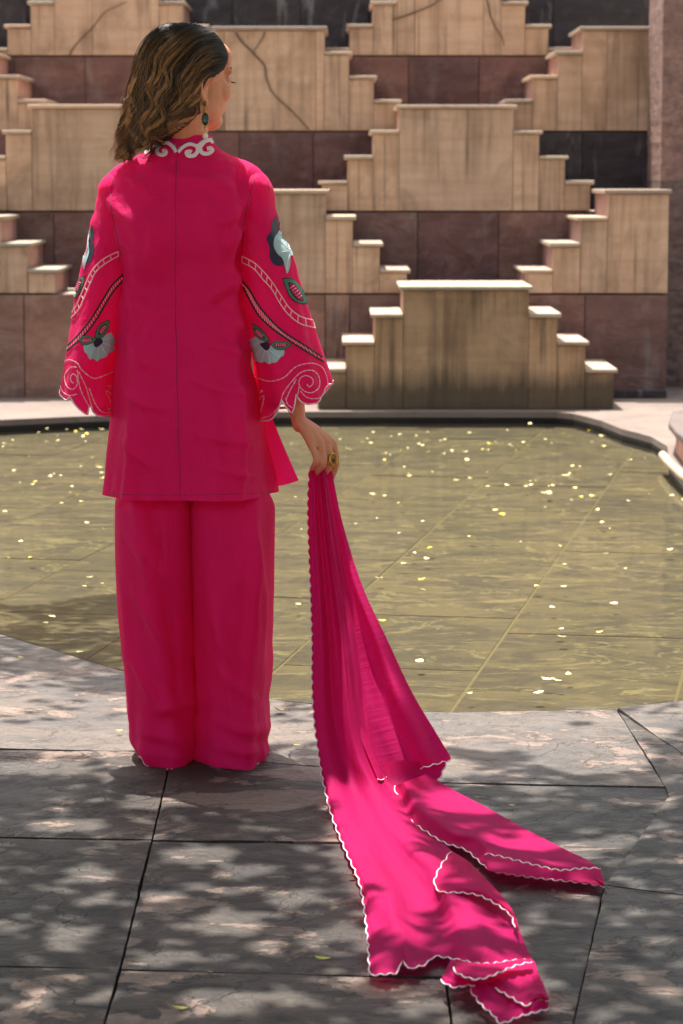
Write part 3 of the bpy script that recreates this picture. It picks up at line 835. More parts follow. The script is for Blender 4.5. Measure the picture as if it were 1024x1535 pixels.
# ------------------------------------------------------------------ cloth, skin and hair materials
def cloth(name, col, col2, transl, crinkle=0.0, weave=900):
    t = NT(name)
    v = t.coord((1, 1, 1), rnd=False)
    big = t.noise(v, 3.0, 3)
    wv = t.noise(t.coord((1, 1, 0.12), rnd=False), weave, 2); wh = t.noise(t.coord((0.12, 0.12, 1), rnd=False), weave, 2)
    slub = t.math('MULTIPLY', t.math('ADD', wv, wh), 0.5)
    c = t.mix(t.ramp(big, [(0.3, 0.0), (0.7, 1.0)]), col, col2)
    c = t.mix(t.math('MULTIPLY', t.ramp(slub, [(0.42, 1.0), (0.55, 0.0)]), 0.22), c, (col[0] * 0.55, col[1] * 0.55, col[2] * 0.55, 1))
    b = t.bump(slub, 0.0007, 0.7)
    if not crinkle:
        wr = t.noise(t.coord((1, 1, 0.55), rnd=False, rot=(0, 0.5, 0)), 14, 4, 0.55, 0.6)
        b = t.bump(wr, 0.012, 0.6, b)
        w2 = t.noise(t.coord((1, 1, 0.7), rnd=False, rot=(0, -0.6, 0)), 42, 4, 0.6, 0.9)
        b = t.bump(w2, 0.005, 0.6, b)
    if crinkle:
        at = t.n('ShaderNodeAttribute'); at.attribute_name = 'weft'
        cr = t.noise(at.outputs['Vector'], 1.0, 4, 0.6, 0.25)
        b = t.bump(cr, 0.0045, crinkle, b)
    t.set(c, 0.72, b)
    t.b.inputs['Sheen Weight'].default_value = 0.05 if crinkle else 0.09
    t.b.inputs['Sheen Roughness'].default_value = 0.5
    t.b.inputs['Sheen Tint'].default_value = (1.0, 0.35, 0.65, 1)
    t.b.inputs['Specular IOR Level'].default_value = 0.18
    tr = t.n('ShaderNodeBsdfTranslucent'); tr.inputs[0].default_value = (min(1, col[0] * 1.15), col[1] * 0.8 + 0.004, col[2] * 0.75, 1)
    t.l(b, tr.inputs['Normal'])
    mx = t.n('ShaderNodeMixShader'); mx.inputs[0].default_value = transl
    t.l(t.b.outputs[0], mx.inputs[1]); t.l(tr.outputs[0], mx.inputs[2]); t.l(mx.outputs[0], t.out.inputs['Surface'])
    return t.m
PINK, PINK2 = (0.94, 0.015, 0.205, 1), (0.87, 0.013, 0.175, 1)
M['pink'] = cloth('pink_cotton', PINK, PINK2, 0.4)
M['pinkscarf'] = cloth('pink_crinkled_gauze', (0.66, 0.006, 0.165, 1), (0.58, 0.005, 0.14, 1), 0.5, 0.4)
M['thread'] = plain('white_thread', srgb(236, 214, 220), 0.7)
M['pinkthread'] = plain('pale_pink_thread', srgb(244, 178, 190), 0.7)
M['navy'] = plain('navy_thread', srgb(34, 28, 62), 0.6)
M['black'] = plain('black_thread', srgb(30, 22, 28), 0.7)
M['green'] = plain('green_thread', srgb(64, 120, 92), 0.6)
def satin(name, a, b_):
    t = NT(name)
    nz = t.noise(t.coord((1, 1, 1), rnd=False), 420, 2)
    c = t.mix(nz, a, b_)
    return t.set(c, 0.5, t.bump(nz, 0.001, 0.8))
M['paleblue'] = satin('pale_blue_thread', srgb(176, 206, 206), srgb(146, 180, 184))
M['seam'] = plain('pink_seam', (0.42, 0.006, 0.085, 1), 0.8)
def skin():
    t = NT('skin')
    v = t.coord((1, 1, 1), rnd=False)
    n1 = t.noise(v, 26, 5); n2 = t.noise(v, 300, 4)
    c = t.mix(n1, srgb(222, 154, 116), srgb(206, 134, 98))
    t.set(c, 0.5, t.bump(n2, 0.0012, 0.6))
    t.b.inputs['Subsurface Weight'].default_value = 0.15
    t.b.inputs['Subsurface Radius'].default_value = (0.012, 0.004, 0.002)
    return t.m
M['skin'] = skin()
def hairmat():
    t = NT('brown_hair')
    at = t.n('ShaderNodeAttribute'); at.attribute_name = 'tint'
    t.set(at.outputs['Color'], 0.38)
    t.b.inputs['Specular IOR Level'].default_value = 0.6
    t.b.inputs['Anisotropic'].default_value = 0.5
    tr = t.n('ShaderNodeBsdfTranslucent'); t.l(at.outputs['Color'], tr.inputs[0])
    mx = t.n('ShaderNodeMixShader'); mx.inputs[0].default_value = 0.12
    t.l(t.b.outputs[0], mx.inputs[1]); t.l(tr.outputs[0], mx.inputs[2]); t.l(mx.outputs[0], t.out.inputs['Surface'])
    return t.m
M['hair'] = hairmat()
M['gold'] = plain('old_gold', srgb(206, 164, 74), 0.3, Metallic=1.0)
M['gem'] = plain('dark_green_gem', srgb(22, 62, 50), 0.12)
M['ruby'] = plain('dusky_purple_gem', srgb(96, 58, 74), 0.15)
M['pearl'] = plain('pearl', srgb(232, 222, 206), 0.25)
M['eye'] = plain('eye_white', srgb(232, 226, 220), 0.2)
M['iris'] = plain('brown_iris', srgb(60, 36, 24), 0.2)
M['lash'] = plain('dark_lash', srgb(30, 20, 16), 0.9)

# ------------------------------------------------------------------ the woman
YW = 6.10
person = empty('person', (W(283, 1142, YW).x, YW, 0.0),
               'woman in bright pink tunic and wide trousers seen from behind, scarf in hand', 'person')
def se(a, n_=2.3):
    c, s = math.cos(a), math.sin(a)
    return (math.copysign(abs(c) ** (2 / n_), c), math.copysign(abs(s) ** (2 / n_), s))
def interp(tab, v):
    for a, b in zip(tab, tab[1:]):
        if v <= b[0]:
            f = (v - a[0]) / (b[0] - a[0]); f = max(0, f)
            return [x + (y - x) * f for x, y in zip(a[1:], b[1:])]
    return list(tab[-1][1:])
def smooth_tab(tab, step=6):
    lo, hi = tab[0][0], tab[-1][0]
    k = int((hi - lo) / 2)
    rows = [interp(tab, lo + (hi - lo) * i / k) for i in range(k + 1)]
    a = np.array(rows)
    for _ in range(step):
        a[1:-1] = (a[:-2] + 2 * a[1:-1] + a[2:]) / 4
    return [(lo + (hi - lo) * i / k, *a[i]) for i in range(k + 1)]
def loft(name, tab, nrow, nseg, mat, parent, expo=2.3, fold=None, yoff=0.0, hem=None, bottom=None):
    """tab rows: v, x_left, x_right, half-depth, y shift.  hem(angle, x_px) -> v of the lower edge"""
    tab = smooth_tab(tab)
    v0, v1 = tab[0][0], tab[-1][0]
    V, F = [], []
    for j in range(nrow + 1):
        for i in range(nseg):
            a = 2 * math.pi * i / nseg
            cx_, sy_ = se(a, expo)
            vv = v0 + (v1 - v0) * j / nrow
            if hem:
                xl, xr, hd, ys = interp(tab, v1)
                vh = hem(sy_, (xl + xr) / 2 + cx_ * (xr - xl) / 2)
                vv = v0 + (vh - v0) * j / nrow
            xl, xr, hd, ys = interp(tab, min(vv, v1))
            u = (xl + xr) / 2 + cx_ * (xr - xl) / 2
            p = W(u, vv, YW)
            p.y = YW + yoff + ys - sy_ * hd
            # keep apparent width for the side that faces us
            if fold:
                d = fold(a, vv, p)
                nrm = Vector((cx_, -sy_, 0)).normalized()
                p += nrm * d
            V.append(p)
    for j in range(nrow):
        for i in range(nseg):
            i2 = (i + 1) % nseg
            F.append((j * nseg + i, j * nseg + i2, (j + 1) * nseg + i2, (j + 1) * nseg + i))
    return mesh_obj(name, V, F, mat, parent, True)
def nz(x, y, z): return noise.noise(Vector((x, y, z)))
def ridge(x): return 1 - abs(x)

# --- tunic body
TB = [(203, 243, 317, .060, .0), (212, 236, 320, .062, .0), (222, 228, 327, .067, .0), (232, 209, 344, .074, .0), (243, 184, 372, .080, .0), (254, 166, 390, .088, .0), (268, 160, 396, .098, .0), (300, 162, 388, .118, .0), (340, 168, 371, .132, .0), (370, 173, 367, .132, .0), (400, 178, 364, .120, .0),
      (440, 181, 362, .110, .0), (490, 179, 367, .126, .0), (540, 174, 375, .150, .0), (590, 168, 385, .166, .0), (640, 163, 395, .168, .0), (700, 158, 406, .164, .0), (738, 156, 412, .166, .0)]
def crease(u, v, x0, y0, x1, y1, w):
    dx, dy = x1 - x0, y1 - y0; L2 = dx * dx + dy * dy
    t = max(0.0, min(1.0, ((u - x0) * dx + (v - y0) * dy) / L2))
    bx = 2.5 * math.sin(t * 5 + x0)
    d = math.hypot(u - x0 - dx * t - bx * dy / math.sqrt(L2), v - y0 - dy * t + bx * dx / math.sqrt(L2))
    if d > 3 * w: return 0.0
    return math.exp(-(d / w) ** 2) * (1 - 0.75 * abs(2 * t - 1) ** 2)
CREASES = [(376, 292, 322, 338, 9, .012), (372, 330, 330, 372, 8, .009), (166, 292, 214, 340, 9, .011), (172, 340, 206, 380, 8, .008), (366, 402, 310, 448, 9, .010), (182, 420, 226, 462, 8, .009),
           (344, 470, 376, 520, 8, .009), (300, 505, 372, 535, 7, .008), (196, 505, 246, 545, 8, .008), (286, 560, 374, 590, 7, .009), (184, 580, 250, 604, 7, .007), (300, 640, 392, 668, 7, .008),
           (310, 690, 398, 706, 6, .006), (176, 650, 236, 690, 7, .006), (226, 300, 236, 420, 10, .008), (306, 300, 318, 470, 11, .011), (228, 470, 214, 620, 10, .009), (340, 560, 356, 720, 9, .010), (246, 260, 300, 268, 7, .006), (200, 262, 236, 300, 9, .009), (300, 262, 352, 292, 9, .009)]
LEGCR = {-1: [(186, 780, 240, 850, 8, .010), (200, 870, 262, 1000, 9, .014), (186, 960, 240, 1060, 8, .010), (206, 1080, 290, 1096, 9, .007), (200, 1104, 280, 1124, 8, .006), (240, 780, 250, 900, 8, .008), (226, 1050, 292, 1040, 8, .008)],
         1: [(330, 760, 346, 880, 9, .010), (376, 790, 396, 960, 8, .010), (316, 880, 352, 990, 9, .010), (322, 980, 384, 1040, 8, .007), (352, 770, 356, 930, 9, .008), (310, 1060, 396, 1084, 9, .007), (312, 1100, 398, 1112, 8, .006), (372, 780, 380, 960, 8, .010), (330, 920, 350, 1080, 9, .009)]}
def fold_body(a, v, p):
    t = max(0, min(1, (v - 250) / 480))
    x, z = p.x, p.z
    if v < 240: return 0.0
    f = 0.024 * (0.25 + t) * nz(x * 8 + 1.2 * nz(x * 3, 0, z * 2), p.y * 9, z * 1.8)
    f += 0.012 * t * nz(x * 20 + 2 * nz(x * 4, 2, z * 3), p.y * 16, z * 1.6 + 4)
    # soft drag folds at the waist
    f += 0.022 * math.exp(-((v - 480) / 110) ** 2) * nz(x * 7 + z * 8, 1.0, z * 13 - x * 8)
    f += 0.011 * math.exp(-((v - 330) / 70) ** 2) * nz(x * 9 - z * 9, 4.0, z * 11 + x * 5)
    if math.sin(a) > 0:
        u = 512 + p.x / p.y * FPX
        for (u0, u1, w, h) in ((338, 352, 12, .026), (214, 196, 11, .024), (300, 326, 17, .014), (240, 222, 15, .013)):
            uc = u0 + (u1 - u0) * t + 5 * nz(u0, v * .012, 2)
            f += h * (0.25 + 0.75 * t if u0 != 338 else 0.8) * math.exp(-((u - uc) / w) ** 2) * min(1, t * 5)
        f -= 0.010 * math.exp(-((u - (361 - 4 * t)) / 8) ** 2) * (1 - t * 0.5)
        f += 0.012 * math.exp(-((u - 325) / 30) ** 2 - ((v - 300) / 55) ** 2) + 0.012 * math.exp(-((u - 208) / 30) ** 2 - ((v - 300) / 55) ** 2)
        for x0, y0, x1, y1, w, h in CREASES:
            f += 1.7 * h * crease(u, v, x0, y0, x1, y1, w * 1.1)
        us = 264 + 4 * t
        f -= 0.004 * math.exp(-((u - us) / 3.0) ** 2)
    return f
tunic = loft('tunic', TB, 200, 300, M['pink'], person, 2.35, fold_body)
# --- front panel showing through the open side slit
V, F = [], []
for j in range(25):
    for i in range(15):
        t, s = j / 24, i / 14
        u = (376 + 22 * t) * (1 - s) + (399 + 49 * t ** 1.1) * s
        v = 600 + (738 - 600) * t * (1 - s) + (720 - 600) * t * s
        p = W(u, v, YW + 0.02)
        p.y += 0.012 * math.sin(s * 5 + 1) * t + 0.05 * (1 - s)
        V.append(p)
for j in range(24):
    for i in range(14):
        F.append((j * 15 + i, j * 15 + i + 1, j * 15 + i + 16, j * 15 + i + 15))
mesh_obj('front_panel', V, F, M['pink'], tunic, True)
# --- sleeves
def hem_curve(pts):
    xs = [p[0] for p in pts]; ys = [p[1] for p in pts]
    return lambda x: float(np.interp(x, xs, ys))
RH = hem_curve([(381, 629), (400, 627), (412, 621), (421, 611), (427, 593), (431, 602), (436, 610), (441, 614), (445, 600), (447.5, 584), (451, 593), (456, 598), (466, 602), (480, 601), (489, 596), (495, 589), (499, 576)])
LH = hem_curve([(86, 574), (89, 583), (95, 590), (103, 593), (111, 595), (116, 588), (121, 598), (127, 607), (134, 614), (138, 616), (140, 598), (144, 611), (151, 618), (160, 620), (180, 623)])
SR = [(254, 356, 388, .035, .0), (264, 356, 401, .058, .0), (278, 356, 408, .070, .0), (310, 354, 413, .076, .01), (350, 350, 422, .078, .015), (400, 350, 441, .086, .02), (450, 354, 456, .096, .02), (500, 364, 471, .106, .02), (550, 377, 486, .114, .02), (590, 381, 498, .120, .02), (632, 383, 500, .122, .02)]
SL = [(254, 170, 202, .035, .0), (264, 157, 202, .058, .0), (278, 149, 200, .070, .0), (310, 141, 196, .076, .01), (350, 133.5, 198, .078, .015), (400, 121, 198, .086, .02), (450, 110, 194, .096, .02), (500, 101.5, 188, .106, .02), (550, 93, 179, .114, .02), (590, 87, 178, .120, .02), (632, 86, 178, .122, .02)]
def fold_sleeve(sd_):
    def f(a, v, p):
        t = max(0, min(1, (v - 280) / 330))
        w = 0.012 * (0.3 + t) * nz(p.x * 14 + 3 * sd_, p.y * 12, p.z * 1.6)
        w += 0.013 * math.exp(-((v - 330) / 70) ** 2) * nz(p.x * 20 + p.z * 16, p.y * 8, p.z * 14)
        w += 0.012 * t * t * math.cos(3 * a + 0.7)
        w += 0.005 * t * math.cos(7 * a)
        return w * (1 if v > 262 else 0.3)
    return f
sleeve_r = loft('sleeve', SR, 110, 150, M['pink'], tunic, 2.1, fold_sleeve(1), hem=lambda sy, x: RH(x) + (0 if sy > 0 else -4))
sleeve_l = loft('sleeve', SL, 110, 150, M['pink'], tunic, 2.1, fold_sleeve(-1), hem=lambda sy, x: LH(x) + (0 if sy > 0 else -4))
# --- trousers
LL = [(690, 186, 284, .07, .0), (728, 176, 288, .085, .0), (755, 171, 295, .125, -.01), (850, 173, 299, .135, -.01), (920, 176.5, 300, .13, .0), (1000, 183, 301, .125, .0), (1060, 189, 302, .13, .0), (1100, 194, 302, .135, .0), (1125, 201, 300, .138, .0), (1137, 208, 299, .138, .0)]
LR = [(690, 286, 380, .07, .0), (728, 284, 392, .085, .0), (755, 280, 408, .125, .0), (850, 285, 410, .135, .0), (920, 294, 411, .13, .0), (1000, 302.5, 411, .125, .0), (1060, 304, 410, .13, .0), (1100, 302, 408, .135, .0), (1125, 300, 406, .138, .0), (1137, 301, 404, .136, .0)]
def fold_leg(sd_):
    def f(a, v, p):
        t = max(0, min(1, (v - 740) / 400))
        w = 0.024 * nz(p.x * 9 + sd_ * 7, p.y * 8, p.z * 1.3)
        w += 0.009 * nz(p.x * 22 + sd_ * 3, p.y * 18, p.z * 2)
        w += 0.016 * t ** 3 * nz(p.x * 8, sd_ * 5, p.z * 22 + p.x * 10)
        if math.sin(a) > 0:
            u = 512 + p.x / p.y * FPX
            for q_ in LEGCR[sd_]: w += 1.6 * q_[5] * crease(u, v, *q_[:5])
            if sd_ < 0:
                w += 0.022 * math.exp(-((u - (206 + 55 * t)) / 13) ** 2) * min(1, 2 * (1 - t) + .2)
                w -= 0.014 * math.exp(-((u - (222 + 62 * t)) / 10) ** 2) * min(1, 2 * (1 - t))
            else:
                w += 0.018 * math.exp(-((u - (372 - 4 * t)) / 12) ** 2)
                w += 0.016 * math.exp(-((u - (330 + 28 * t)) / 14) ** 2) * t
        return w
    return f
trousers = empty('trousers', (W(290, 740, YW).x, YW, 0.6)); trousers.parent = person; trousers.location = Vector((W(290, 740, YW).x, YW, 0.6)) - ORIGIN[person]
def leg_hem(sd_):
    def f(sy, x): return 1137 + 0.9 * math.sin(x * 0.9) - (9 * math.exp(-((x - (212 if sd_ < 0 else 402)) / 12) ** 2))
    return f
leg_l = loft('trouser_leg', LL, 120, 150, M['pink'], trousers, 2.2, fold_leg(-1), hem=leg_hem(-1))
leg_r = loft('trouser_leg', LR, 120, 150, M['pink'], trousers, 2.2, fold_leg(1), hem=leg_hem(1))

# --- things sewn onto the cloth: drop them onto the surface
def bvh(*objs):
    V, F = [], []
    for o in objs:
        b = len(V); og = ORIGIN[o]
        V += [v.co + og for v in o.data.vertices]
        F += [[b + i for i in p.vertices] for p in o.data.polygons]
    return BVHTree.FromPolygons(V, F)
CAMP = Vector((0, 0, CAM_H))
def drop(tree_, u, v, off):
    d = ray(u, v).normalized()
    h = tree_.ray_cast(CAMP, d)
    if h[0] is None:
        q = CAMP + d * ((YW + 0.02) / d.y)
        h = tree_.find_nearest(q)
        nrm = h[1]
        if nrm.dot(d) > 0: nrm = -nrm
        return h[0] + nrm * off
    nrm = h[1]
    if nrm.dot(d) > 0: nrm = -nrm
    return h[0] + nrm * off
class Acc:
    def __init__(s): s.V = []; s.F = []
    def add(s, V, F):
        b = len(s.V); s.V += list(V); s.F += [tuple(b + i for i in f) for f in F]
def ribbon(acc, tree_, pts, w, off=0.0016, n_=None, taper=False, stitch=0):
    n_ = n_ or max(8, int(sum(math.hypot(b[0] - a[0], b[1] - a[1]) for a, b in zip(pts, pts[1:])) / 2.2))
    c = catmull(pts, n_)
    V = []
    for i in range(n_):
        t = c[min(i + 1, n_ - 1)] - c[max(i - 1, 0)]
        t = t / (np.linalg.norm(t) + 1e-9); nn = np.array([-t[1], t[0]])
        ww = w * (0.35 + 0.65 * math.sin(math.pi * (0.08 + 0.84 * i / (n_ - 1)))) if taper else w
        if stitch: ww *= 0.75 + 0.35 * math.sin(i * stitch)
        for s, o in ((-.5, .3), (0, 1), (.5, .3)):
            q = c[i] + nn * ww * s
            V.append(drop(tree_, q[0], q[1], off * (0.5 + 0.7 * o)))
    F = []
    for i in range(n_ - 1):
        for k in range(2): F.append((3 * i + k, 3 * i + k + 1, 3 * i + k + 4, 3 * i + k + 3))
    acc.add(V, F)
def patch(acc, tree_, poly, off=0.0012, n_=None, sharp=False):
    """a filled motif with softened outline"""
    if not sharp:
        cl = [tuple(p) for p in poly] + [tuple(poly[0])]
        poly = catmull(cl, 4 * len(poly) + 1)[:-1]
    bm = bmesh.new()
    f = bm.faces.new([bm.verts.new((p[0], p[1], 0)) for p in poly])
    xs = [p[0] for p in poly]; ys = [p[1] for p in poly]
    for ax, lo, hi in ((0, min(xs), max(xs)), (1, min(ys), max(ys))):
        k = math.ceil(lo / 4)
        while k * 4 < hi:
            bmesh.ops.bisect_plane(bm, geom=bm.verts[:] + bm.edges[:] + bm.faces[:], plane_co=(k * 4, 0, 0) if ax == 0 else (0, k * 4, 0), plane_no=(1, 0, 0) if ax == 0 else (0, 1, 0))
            k += 1
    bmesh.ops.triangulate(bm, faces=[f for f in bm.faces if len(f.verts) > 4])
    bm.verts.index_update()
    V = [drop(tree_, v.co.x, v.co.y, off) for v in bm.verts]
    F = [[v.index for v in f.verts] for f in bm.faces]
    bm.free()
    acc.add(V, F)
def Z(pts, x0, y0, sc): return [(x0 + p[0] / sc, y0 + p[1] / sc) for p in pts]
def lerp_path(a, b, n_):
    A, B = catmull(a, n_), catmull(b, n_)
    return [(A[i], B[i]) for i in range(n_)]
def embroider(sleeve, zz, D_):
    tr = bvh(sleeve)
    acc = {k: Acc() for k in ('black', 'pinkthread', 'thread')}
    def motif(nm, key, poly, off):
        A = Acc(); patch(A, tr, poly, off); mesh_obj(nm, A.V, A.F, M[key], sleeve, True)
    zp = lambda pts: Z(pts, *zz)
    motif('embroidered_petals', 'navy', zp(D_['navy']), 0.0012); motif('embroidered_flower', 'paleblue', zp(D_['flower']), 0.0022)
    for l in D_['veins']: ribbon(acc['thread'], tr, zp(l), 1.0, 0.003)
    for lf, inn, st in D_['leaves']:
        motif('leaf_outline', 'black', scale_poly(zp(lf), 1.10), 0.0024)
        motif('embroidered_leaf', 'green', zp(lf), 0.0032)
        motif('leaf_outline', 'black', scale_poly(zp(inn), 1.18), 0.0040)
        motif('leaf_filling', 'pink', zp(inn), 0.0047)
        A, B = zp(st)
        for k in range(5):
            f = 0.15 + 0.175 * k
            c = (A[0] + (B[0] - A[0]) * f, A[1] + (B[1] - A[1]) * f)
            dx, dy = B[0] - A[0], B[1] - A[1]; L = math.hypot(dx, dy); h = L * 0.14
            ribbon(acc['pinkthread'], tr, [(c[0] - dy / L * h, c[1] + dx / L * h), (c[0], c[1]), (c[0] + dy / L * h, c[1] - dx / L * h)], 1.3, 0.0052, 5)
    motif('embroidered_flower', 'paleblue', zp(D_['bee']), 0.0014)
    for l in D_['beeveins']: ribbon(acc['thread'], tr, zp(l), 0.8, 0.0022)
    motif('embroidered_petals', 'navy', zp(D_['heart']), 0.0030)
    for (up, lo, nr, rail, rung, wr_) in D_['ladders']:
        up, lo = zp(up), zp(lo)
        rw = 2.6 if rail == 'black' else 1.7
        ribbon(acc[rail], tr, up, rw, 0.0026); ribbon(acc[rail], tr, lo, rw, 0.0026)
        for a, b in lerp_path(up, lo, nr):
            ribbon(acc[rung], tr, [tuple(a), tuple((a + b) / 2), tuple(b)], wr_, 0.0018, 5)
    for l in D_['stitch']: ribbon(acc['pinkthread'], tr, zp(l), 1.7, 0.002, stitch=2.2)
    for key, nm in (('black', 'dark_stitching'), ('pinkthread', 'pink_stitching'), ('thread', 'white_stitching')):
        if acc[key].V: mesh_obj(nm, acc[key].V, acc[key].F, M[key], sleeve, True)['kind'] = 'stuff'
def scale_poly(P_, s):
    cx = sum(p[0] for p in P_) / len(P_); cy = sum(p[1] for p in P_) / len(P_)
    return [(cx + (p[0] - cx) * s, cy + (p[1] - cy) * s) for p in P_]
embroider(sleeve_r, (340, 240, 3.2), dict(
    navy=[(245, 258), (215, 300), (210, 340), (190, 375), (205, 420), (205, 465), (225, 500), (268, 505), (275, 450), (262, 400), (258, 300)],
    flower=[(258, 298), (243, 345), (226, 375), (224, 415), (242, 450), (264, 472), (276, 510), (286, 545), (300, 508), (303, 462), (314, 455), (300, 410), (280, 355)],
    veins=[[(258, 310), (262, 350), (285, 390), (300, 430)], [(235, 380), (262, 400), (290, 430)], [(245, 448), (270, 440), (298, 440)], [(286, 530), (288, 490), (300, 450)]],
    leaves=[([(268, 572), (310, 574), (345, 602), (366, 640), (378, 684), (338, 683), (308, 662), (290, 630)], [(296, 594), (322, 604), (345, 640), (355, 672), (330, 664), (306, 632)], [(300, 600), (350, 668)]),
            ([(128, 785), (165, 806), (196, 846), (200, 866), (164, 858), (138, 832)], [(142, 808), (165, 820), (184, 848), (165, 846), (148, 830)], [(146, 812), (182, 848)]),
            ([(214, 882), (240, 869), (275, 872), (306, 886), (272, 908), (236, 906)], [(230, 884), (252, 878), (284, 886), (262, 898), (240, 896)], [(230, 886), (284, 888)])],
    bee=[(112, 858), (106, 880), (104, 908), (112, 935), (124, 965), (146, 962), (166, 972), (186, 966), (204, 978), (222, 972), (240, 968), (256, 948), (272, 935), (272, 912), (235, 905), (205, 885), (180, 868), (150, 845)],
    beeveins=[[(180, 890), (150, 880), (115, 890)], [(180, 895), (150, 925), (128, 955)], [(186, 900), (180, 935), (168, 965)], [(192, 905), (205, 940), (208, 972)], [(200, 905), (230, 930), (255, 945)]],
    heart=[(162, 880), (178, 874), (200, 872), (210, 886), (206, 905), (192, 912), (176, 898)],
    ladders=[([(75, 460), (130, 490), (180, 540), (220, 590), (260, 650), (300, 710), (350, 750), (414, 770)], [(75, 490), (130, 520), (175, 575), (215, 620), (250, 680), (290, 735), (350, 785), (422, 806)], 13, 'pinkthread', 'pinkthread', 1.5),
             ([(75, 580), (110, 620), (150, 690), (200, 755), (260, 815), (350, 875), (457, 945)], [(82, 608), (115, 675), (158, 748), (218, 808), (290, 860), (380, 918), (463, 968)], 30, 'black', 'pinkthread', 1.0)],
    stitch=[[(130, 1036), (200, 1060), (270, 1045), (330, 992), (400, 975), (450, 990), (475, 1030), (486, 1085)],
            [(140, 1243), (210, 1225), (252, 1180), (275, 1112), (330, 1040), (365, 1014), (410, 1010), (440, 1040), (440, 1090), (405, 1116), (368, 1106), (345, 1078), (352, 1046), (378, 1034), (406, 1046), (412, 1070), (396, 1088), (382, 1074)],
            [(284, 1150), (300, 1110), (332, 1052)], [(322, 1192), (338, 1130), (346, 1085)], [(282, 1140), (292, 1172), (322, 1194)], [(135, 1112), (175, 1105), (145, 1128)], [(142, 1232), (156, 1155), (180, 1132), (168, 1196), (142, 1240)],
            [(352, 1108), (380, 1136), (420, 1145), (460, 1132), (486, 1100)]]))
embroider(sleeve_l, (60, 240, 3.655), dict(
    navy=[(284, 352), (300, 400), (290, 450), (300, 490), (278, 558), (254, 570), (258, 520), (268, 450), (274, 400)],
    flower=[(280, 360), (266, 430), (244, 510), (237, 560), (245, 598), (258, 556), (274, 505), (272, 460), (280, 420)],
    veins=[[(278, 380), (268, 440), (262, 500)], [(250, 520), (258, 500), (268, 480)], [(245, 580), (250, 540), (262, 500)]],
    leaves=[([(206, 660), (240, 640), (244, 672), (224, 722), (194, 752), (197, 700)], [(212, 672), (232, 660), (230, 688), (210, 722), (204, 700)], [(230, 664), (207, 722)]),
            ([(300, 962), (318, 912), (370, 880), (368, 930), (340, 968), (306, 974)], [(316, 950), (328, 918), (356, 902), (352, 930), (334, 952)], [(322, 950), (356, 906)]),
            ([(220, 985), (245, 964), (300, 976), (284, 1000), (240, 1014)], [(232, 988), (250, 976), (282, 982), (268, 996), (242, 1002)], [(232, 992), (284, 984)])],
    bee=[(238, 1008), (244, 1050), (256, 1060), (270, 1090), (292, 1088), (310, 1102), (330, 1088), (360, 1078), (372, 1060), (405, 1040), (402, 1012), (411, 990), (398, 965), (384, 946), (345, 966), (310, 990), (280, 1004)],
    beeveins=[[(318, 1010), (290, 1040), (272, 1082)], [(322, 1012), (318, 1060), (312, 1096)], [(328, 1008), (350, 1045), (362, 1072)], [(332, 1000), (370, 1010), (402, 1030)], [(338, 990), (375, 975), (400, 975)]],
    heart=[(290, 985), (310, 972), (338, 984), (336, 1004), (306, 1026), (292, 1012)],
    ladders=[([(428, 500), (350, 540), (300, 590), (270, 640), (240, 710), (205, 790), (176, 838)], [(428, 525), (360, 565), (310, 610), (285, 660), (255, 730), (215, 820), (172, 866)], 12, 'pinkthread', 'pinkthread', 1.5),
             ([(455, 625), (390, 690), (340, 770), (280, 870), (220, 950), (155, 1018)], [(460, 650), (400, 720), (350, 800), (290, 900), (220, 985), (148, 1046)], 29, 'black', 'pinkthread', 1.0)],
    stitch=[[(134, 1105), (165, 1095), (205, 1112), (230, 1150), (290, 1195), (350, 1180), (425, 1145)],
            [(205, 1135), (168, 1138), (138, 1180), (148, 1236), (180, 1256), (204, 1232), (202, 1190), (184, 1172), (170, 1192), (176, 1216), (188, 1222)],
            [(205, 1150), (220, 1250), (256, 1330), (288, 1368)], [(212, 1160), (250, 1240), (276, 1330), (290, 1366)], [(268, 1250), (300, 1330), (340, 1380), (414, 1388)], [(365, 1240), (420, 1230), (376, 1252)],
            [(410, 1378), (360, 1270), (385, 1282), (414, 1368)], [(112, 1230), (128, 1270), (165, 1290), (204, 1282)]]))
# piping along the sleeve hems
def hem_trim(o, nseg, r, mat, name, wave=0.0, only=None):
    n_ = len(o.data.vertices); og = ORIGIN[o]
    pts = [o.data.vertices[n_ - nseg + i].co + og for i in range(nseg)]
    if only: pts = [p for p in pts if only(p)]
    else: pts.append(pts[0])
    V, F = tube_data(pts, r, 5)
    mesh_obj(name, V, F, mat, o, True)
hem_trim(sleeve_r, 150, 0.0018, M['thread'], 'hem_piping'); hem_trim(sleeve_l, 150, 0.0018, M['thread'], 'hem_piping')
# scalloped trim at the trouser hems
for o, ux in ((leg_l, (200, 262)), (leg_l, (262, 300)), (leg_r, (345, 385))):
    n_ = len(o.data.vertices); og = ORIGIN[o]
    ring_ = [o.data.vertices[n_ - 150 + i].co + og for i in range(150)]
    pts = [p for i, p in enumerate(ring_) if p.y < YW + 0.02 and ux[0] <= 512 + p.x / p.y * FPX <= ux[1]]
    pts.sort(key=lambda p: p.x)
    cur = catmull([tuple(p) for p in pts], 90)
    out = []
    for i, c in enumerate(cur):
        w = abs(math.sin(i * math.pi / 9))
        out.append(Vector(c) + Vector((0, -0.0040 * w - 0.002, 0.004)))
    if ux[0] == 200: out = [p + Vector((-0.001, 0, 0.0015)) for p in out]
    V, F = tube_data(out, 0.0017, 5)
    mesh_obj('scalloped_trim', V, F, M['thread'], o, True)
